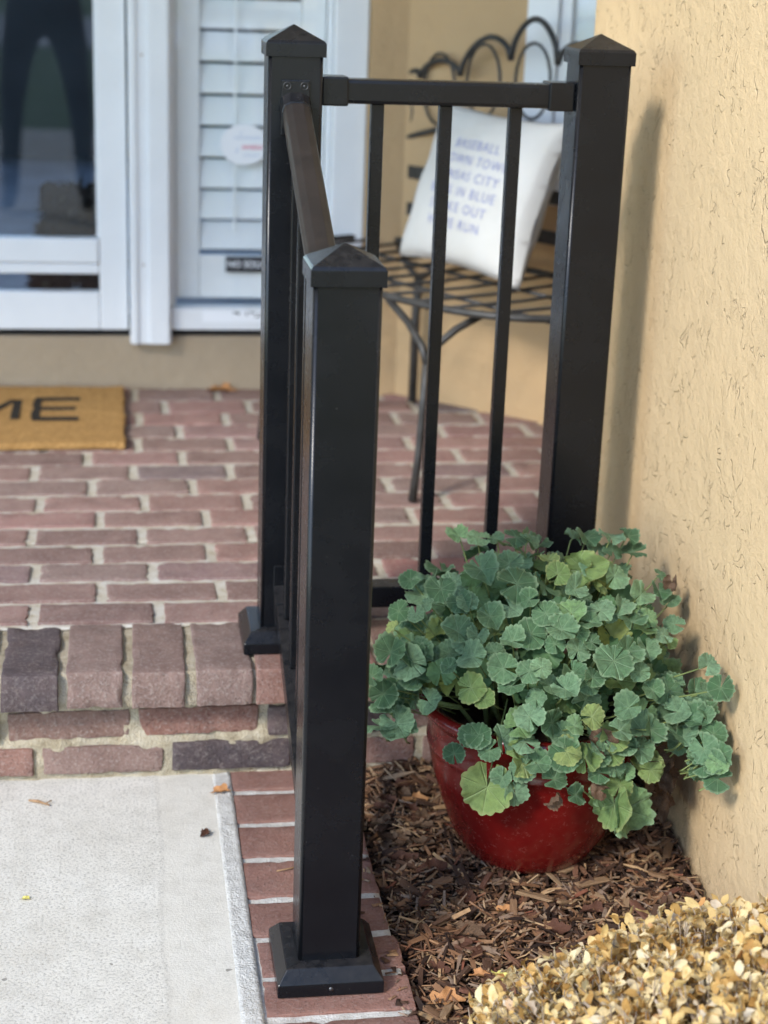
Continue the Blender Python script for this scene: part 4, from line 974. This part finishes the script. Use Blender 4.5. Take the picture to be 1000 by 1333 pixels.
# ------------------------------------------------------------------ fallen leaves and twigs
def fallen(name, loc, size, mat, label, seed, rz=0, cat='leaf', group=None):
    rr = random.Random(seed); n = 22; V = [(0, 0, .03)]; F = []
    for ri in (.35, .7, 1.0):
        for k in range(n):
            a = 2*math.pi*k/n; r = ri*.5*(1+.22*math.cos(5*a+seed)*ri+.1*rr.uniform(-1, 1)*ri)*(.62+.38*abs(math.cos(a)))
            V.append((r*math.cos(a), r*math.sin(a)*.8, .03+.30*ri*ri*abs(math.sin(a+.4))*rr.uniform(.4, 1.0)))
    for k in range(n): F.append((0, 1+k, 1+(k+1) % n))
    for j in range(2):
        for k in range(n): a = 1+j*n; F.append((a+k, a+n+k, a+n+(k+1) % n, a+(k+1) % n))
    me = raw(V, F, True); zmin = min(v.co.z for v in me.vertices)
    o = link(name, me, mat, None, (loc[0], loc[1], loc[2]-zmin*size+.001)); o.scale = (size,)*3; o.rotation_euler = (0, 0, rz)
    if label: tag(o, label, cat, group)
    return o
fallen('fallen_leaf', (-.117, .541, .003), .034, 'orange_leaf', 'curled orange brown leaf at the edge of concrete and brick border', 3, .4)
fallen('fallen_leaf', (-.150, .398, .001), .026, 'dark_leaf', 'small dark brown crumpled leaf lying on the pale concrete', 5, 1.2)
fallen('fallen_leaf', (-.002, 2.490, ZP-.002), .075, 'orange_leaf', 'dry orange leaf on the porch bricks at the foot of the kerb', 8, .2)
fallen('fallen_leaf', (-.430, .222, .0008), .014, 'pale_leaf', 'tiny yellowish leaf scrap on the concrete walkway', 9, .2)
tw = tube('twig', [(-.440, .535, .004), (-.425, .527, .006), (-.405, .515, .004)], [.0016, .0028, .0012], 'twig'); tag(tw, 'short brown twig lying on the concrete near the brick step', 'twig')
tube('side_shoot', [(-.412, .519, .005), (-.402, .530, .005)], .001, 'twig', tw)
tw = tube('twig', [(-.045, .268, .003), (-.025, .272, .004), (-.004, .282, .003)], .0013, 'twig'); tag(tw, 'thin straw twig lying on a border brick behind the post', 'twig')
fallen('fallen_leaf', (.245, -.045, mulch_z(.245, -.045)+.016), .026, 'pale_leaf', 'small bright yellow leaf lying on the mulch', 12, 2.2)
dl = []
for i in range(64):
    x = rng.choice([rng.uniform(.14, .24), rng.uniform(.14, .60)]); y = rng.choice([rng.uniform(-.4, .0), rng.uniform(.35, .58), rng.uniform(-.35, .5)])
    if (x-PX)**2+(y-PY)**2 < .02: continue
    o = fallen('dry_leaf', (x, y, mulch_z(x, y)+.010), rng.uniform(.026, .056), rng.choice(['dead_leaf', 'dead_leaf', 'dead_leaf', 'dark_leaf', 'dark_leaf', 'orange_leaf']), None, 40+i, rng.uniform(0, 6.28)); o.parent = bed

# ------------------------------------------------------------------ dog behind the door glass, and the person reflected in it
def skin(name, verts, edges, radii, mat, root=0, sub=2):
    me = bpy.data.meshes.new(name); me.from_pydata(verts, edges, []); me.update(); o = link(name, me, mat)
    o.modifiers.new('skin', 'SKIN'); 
    for i, r in enumerate(radii):
        sv = me.skin_vertices[0].data[i]; sv.radius = (r, r) if not isinstance(r, tuple) else r; sv.use_root = (i == root)
    s = o.modifiers.new('sub', 'SUBSURF'); s.levels = sub; s.render_levels = sub
    bpy.context.view_layer.update()
    me2 = bpy.data.meshes.new_from_object(o.evaluated_get(bpy.context.evaluated_depsgraph_get())); o.modifiers.clear(); o.data = me2
    me2.polygons.foreach_set('use_smooth', [True]*len(me2.polygons)); 
    if not me2.materials: me2.materials.append(M[mat])
    return o
DX, DY, DZ = -.405, 2.86, .40
dv = [(0, .16, .14), (0, .06, .17), (0, -.02, .20), (0, -.06, .25), (0, -.09, .275), (0, -.155, .255),
      (-.055, -.03, .12), (-.055, -.045, .02), (-.055, -.075, .012), (.055, -.03, .12), (.055, -.045, .02), (.055, -.075, .012),
      (-.07, .15, .07), (-.075, .10, .02), (-.075, .05, .014), (.07, .15, .07), (.075, .10, .02), (.075, .05, .014), (0, .24, .12), (.03, .30, .17)]
de = [(0, 1), (1, 2), (2, 3), (3, 4), (4, 5), (2, 6), (6, 7), (7, 8), (2, 9), (9, 10), (10, 11), (0, 12), (12, 13), (13, 14), (0, 15), (15, 16), (16, 17), (0, 18), (18, 19)]
dr = [.085, .085, .08, .06, .072, .036, .035, .022, .022, .035, .022, .022, .05, .025, .022, .05, .025, .022, .03, .018]
dog = skin('dog', dv, de, dr, 'dog_fur'); dog.location = (DX, DY, DZ); dog.scale = (1.12, 1.0, 1.08); tag(dog, 'small shaggy dark dog sitting indoors behind the glass door', 'dog')
for s in (-1, 1):
    V, F = lathe([(0, .0), (.022, .01), (.034, .05), (.030, .085), (0, .10)], 14); o = link('ear', raw(V, F, True), 'dog_fur', dog); o.scale = (1, .5, 1); o.location = (s*.062, -.09, .33); o.rotation_euler = (R(180), R(14*s), 0)
    V, F = lathe([(0, .006), (.006, .003), (.007, 0)], 10); o = link('eye', raw(V, F, True), 'black_plastic', dog); o.location = (s*.024, -.155, .29); o.rotation_euler = (R(80), 0, 0)
V, F = lathe([(0, .008), (.009, .004), (.011, 0)], 12); o = link('nose', raw(V, F, True), 'black_plastic', dog); o.location = (0, -.188, .262); o.rotation_euler = (R(80), 0, 0)
rs2 = np.random.RandomState(5); tuft = []
for p in dog.data.polygons:
    for k in range(2):
        c0 = p.center; nn = (p.normal*.55+Vector((rs2.normal(0, .3), rs2.normal(0, .3), -.6+rs2.normal(0, .3)))).normalized(); L = rs2.uniform(.02, .045); q = nn.orthogonal().normalized()*.004; w = nn.cross(q).normalized()*.004
        o_ = Vector((rs2.normal(0, .006),)*3); a = c0+o_; tuft.append(([a+q, a-q+w, a-q-w, a+nn*L], [(0, 1, 3), (1, 2, 3), (2, 0, 3)]))
V, F = merge(tuft); tag(link('fur', raw(V, F), 'dog_fur_grey', dog), kind='stuff')

pv = [(0, 0, 1.00), (0, 0, 1.12), (0, .0, 1.32), (0, .01, 1.48), (0, .02, 1.57), (0, .04, 1.68), (0, .045, 1.78),
      (-.11, 0, .93), (-.165, .02, .52), (-.185, -.01, .10), (-.20, .13, .035), (.11, 0, .93), (.165, .02, .52), (.185, -.01, .10), (.20, .13, .035),
      (-.19, .0, 1.46), (-.25, .04, 1.20), (-.14, .24, 1.22), (.19, 0, 1.46), (.27, .05, 1.20), (.26, .20, 1.28)]
pe = [(0, 1), (1, 2), (2, 3), (3, 4), (4, 5), (5, 6), (0, 7), (7, 8), (8, 9), (9, 10), (0, 11), (11, 12), (12, 13), (13, 14), (3, 15), (15, 16), (16, 17), (3, 18), (18, 19), (19, 20)]
prd = [(.165, .115), (.15, .11), (.17, .115), (.12, .09), .055, .085, .06, .10, .062, .042, .036, .10, .062, .042, .036, .07, .048, .032, .07, .048, .032]
per = skin('person', pv, pe, prd, 'person_cloth'); per.location = (-.66, -2.42, 0); per.scale = (1.1, 1.1, 1.1)
tag(per, 'person in dark shorts and jacket, seen only as a reflection in the door glass', 'person')
V, F = lathe([(0, .13), (.06, .12), (.098, .06), (.10, 0), (.09, -.05)], 20); o = link('hair', raw(V, F, True), 'dark_hair', per); o.location = (0, .03, 1.74)
for s in (-1, 1):
    base = Vector((-.14 if s < 0 else .26, .26 if s < 0 else .22, 1.23 if s < 0 else 1.29)); hp_ = []
    hp_.append(tube_data([base-Vector((0, .03, 0)), base+Vector((0, .05, .01))], [.03, .036], 8))
    for k, L in enumerate((.055, .07, .075, .068)):
        f0 = base+Vector(((k-1.5)*.017, .05, .012)); hp_.append(tube_data([f0, f0+Vector((0, L*.55, .012)), f0+Vector((0, L*.8, -.015))], [.009, .0085, .007], 6))
    t0 = base+Vector((-s*.03, .0, .01)); hp_.append(tube_data([t0, t0+Vector((-s*.022, .03, .02)), t0+Vector((-s*.022, .06, .025))], [.011, .010, .008], 6))
    V, F = merge(hp_); link('hand', raw(V, F, True), 'terracotta', per)
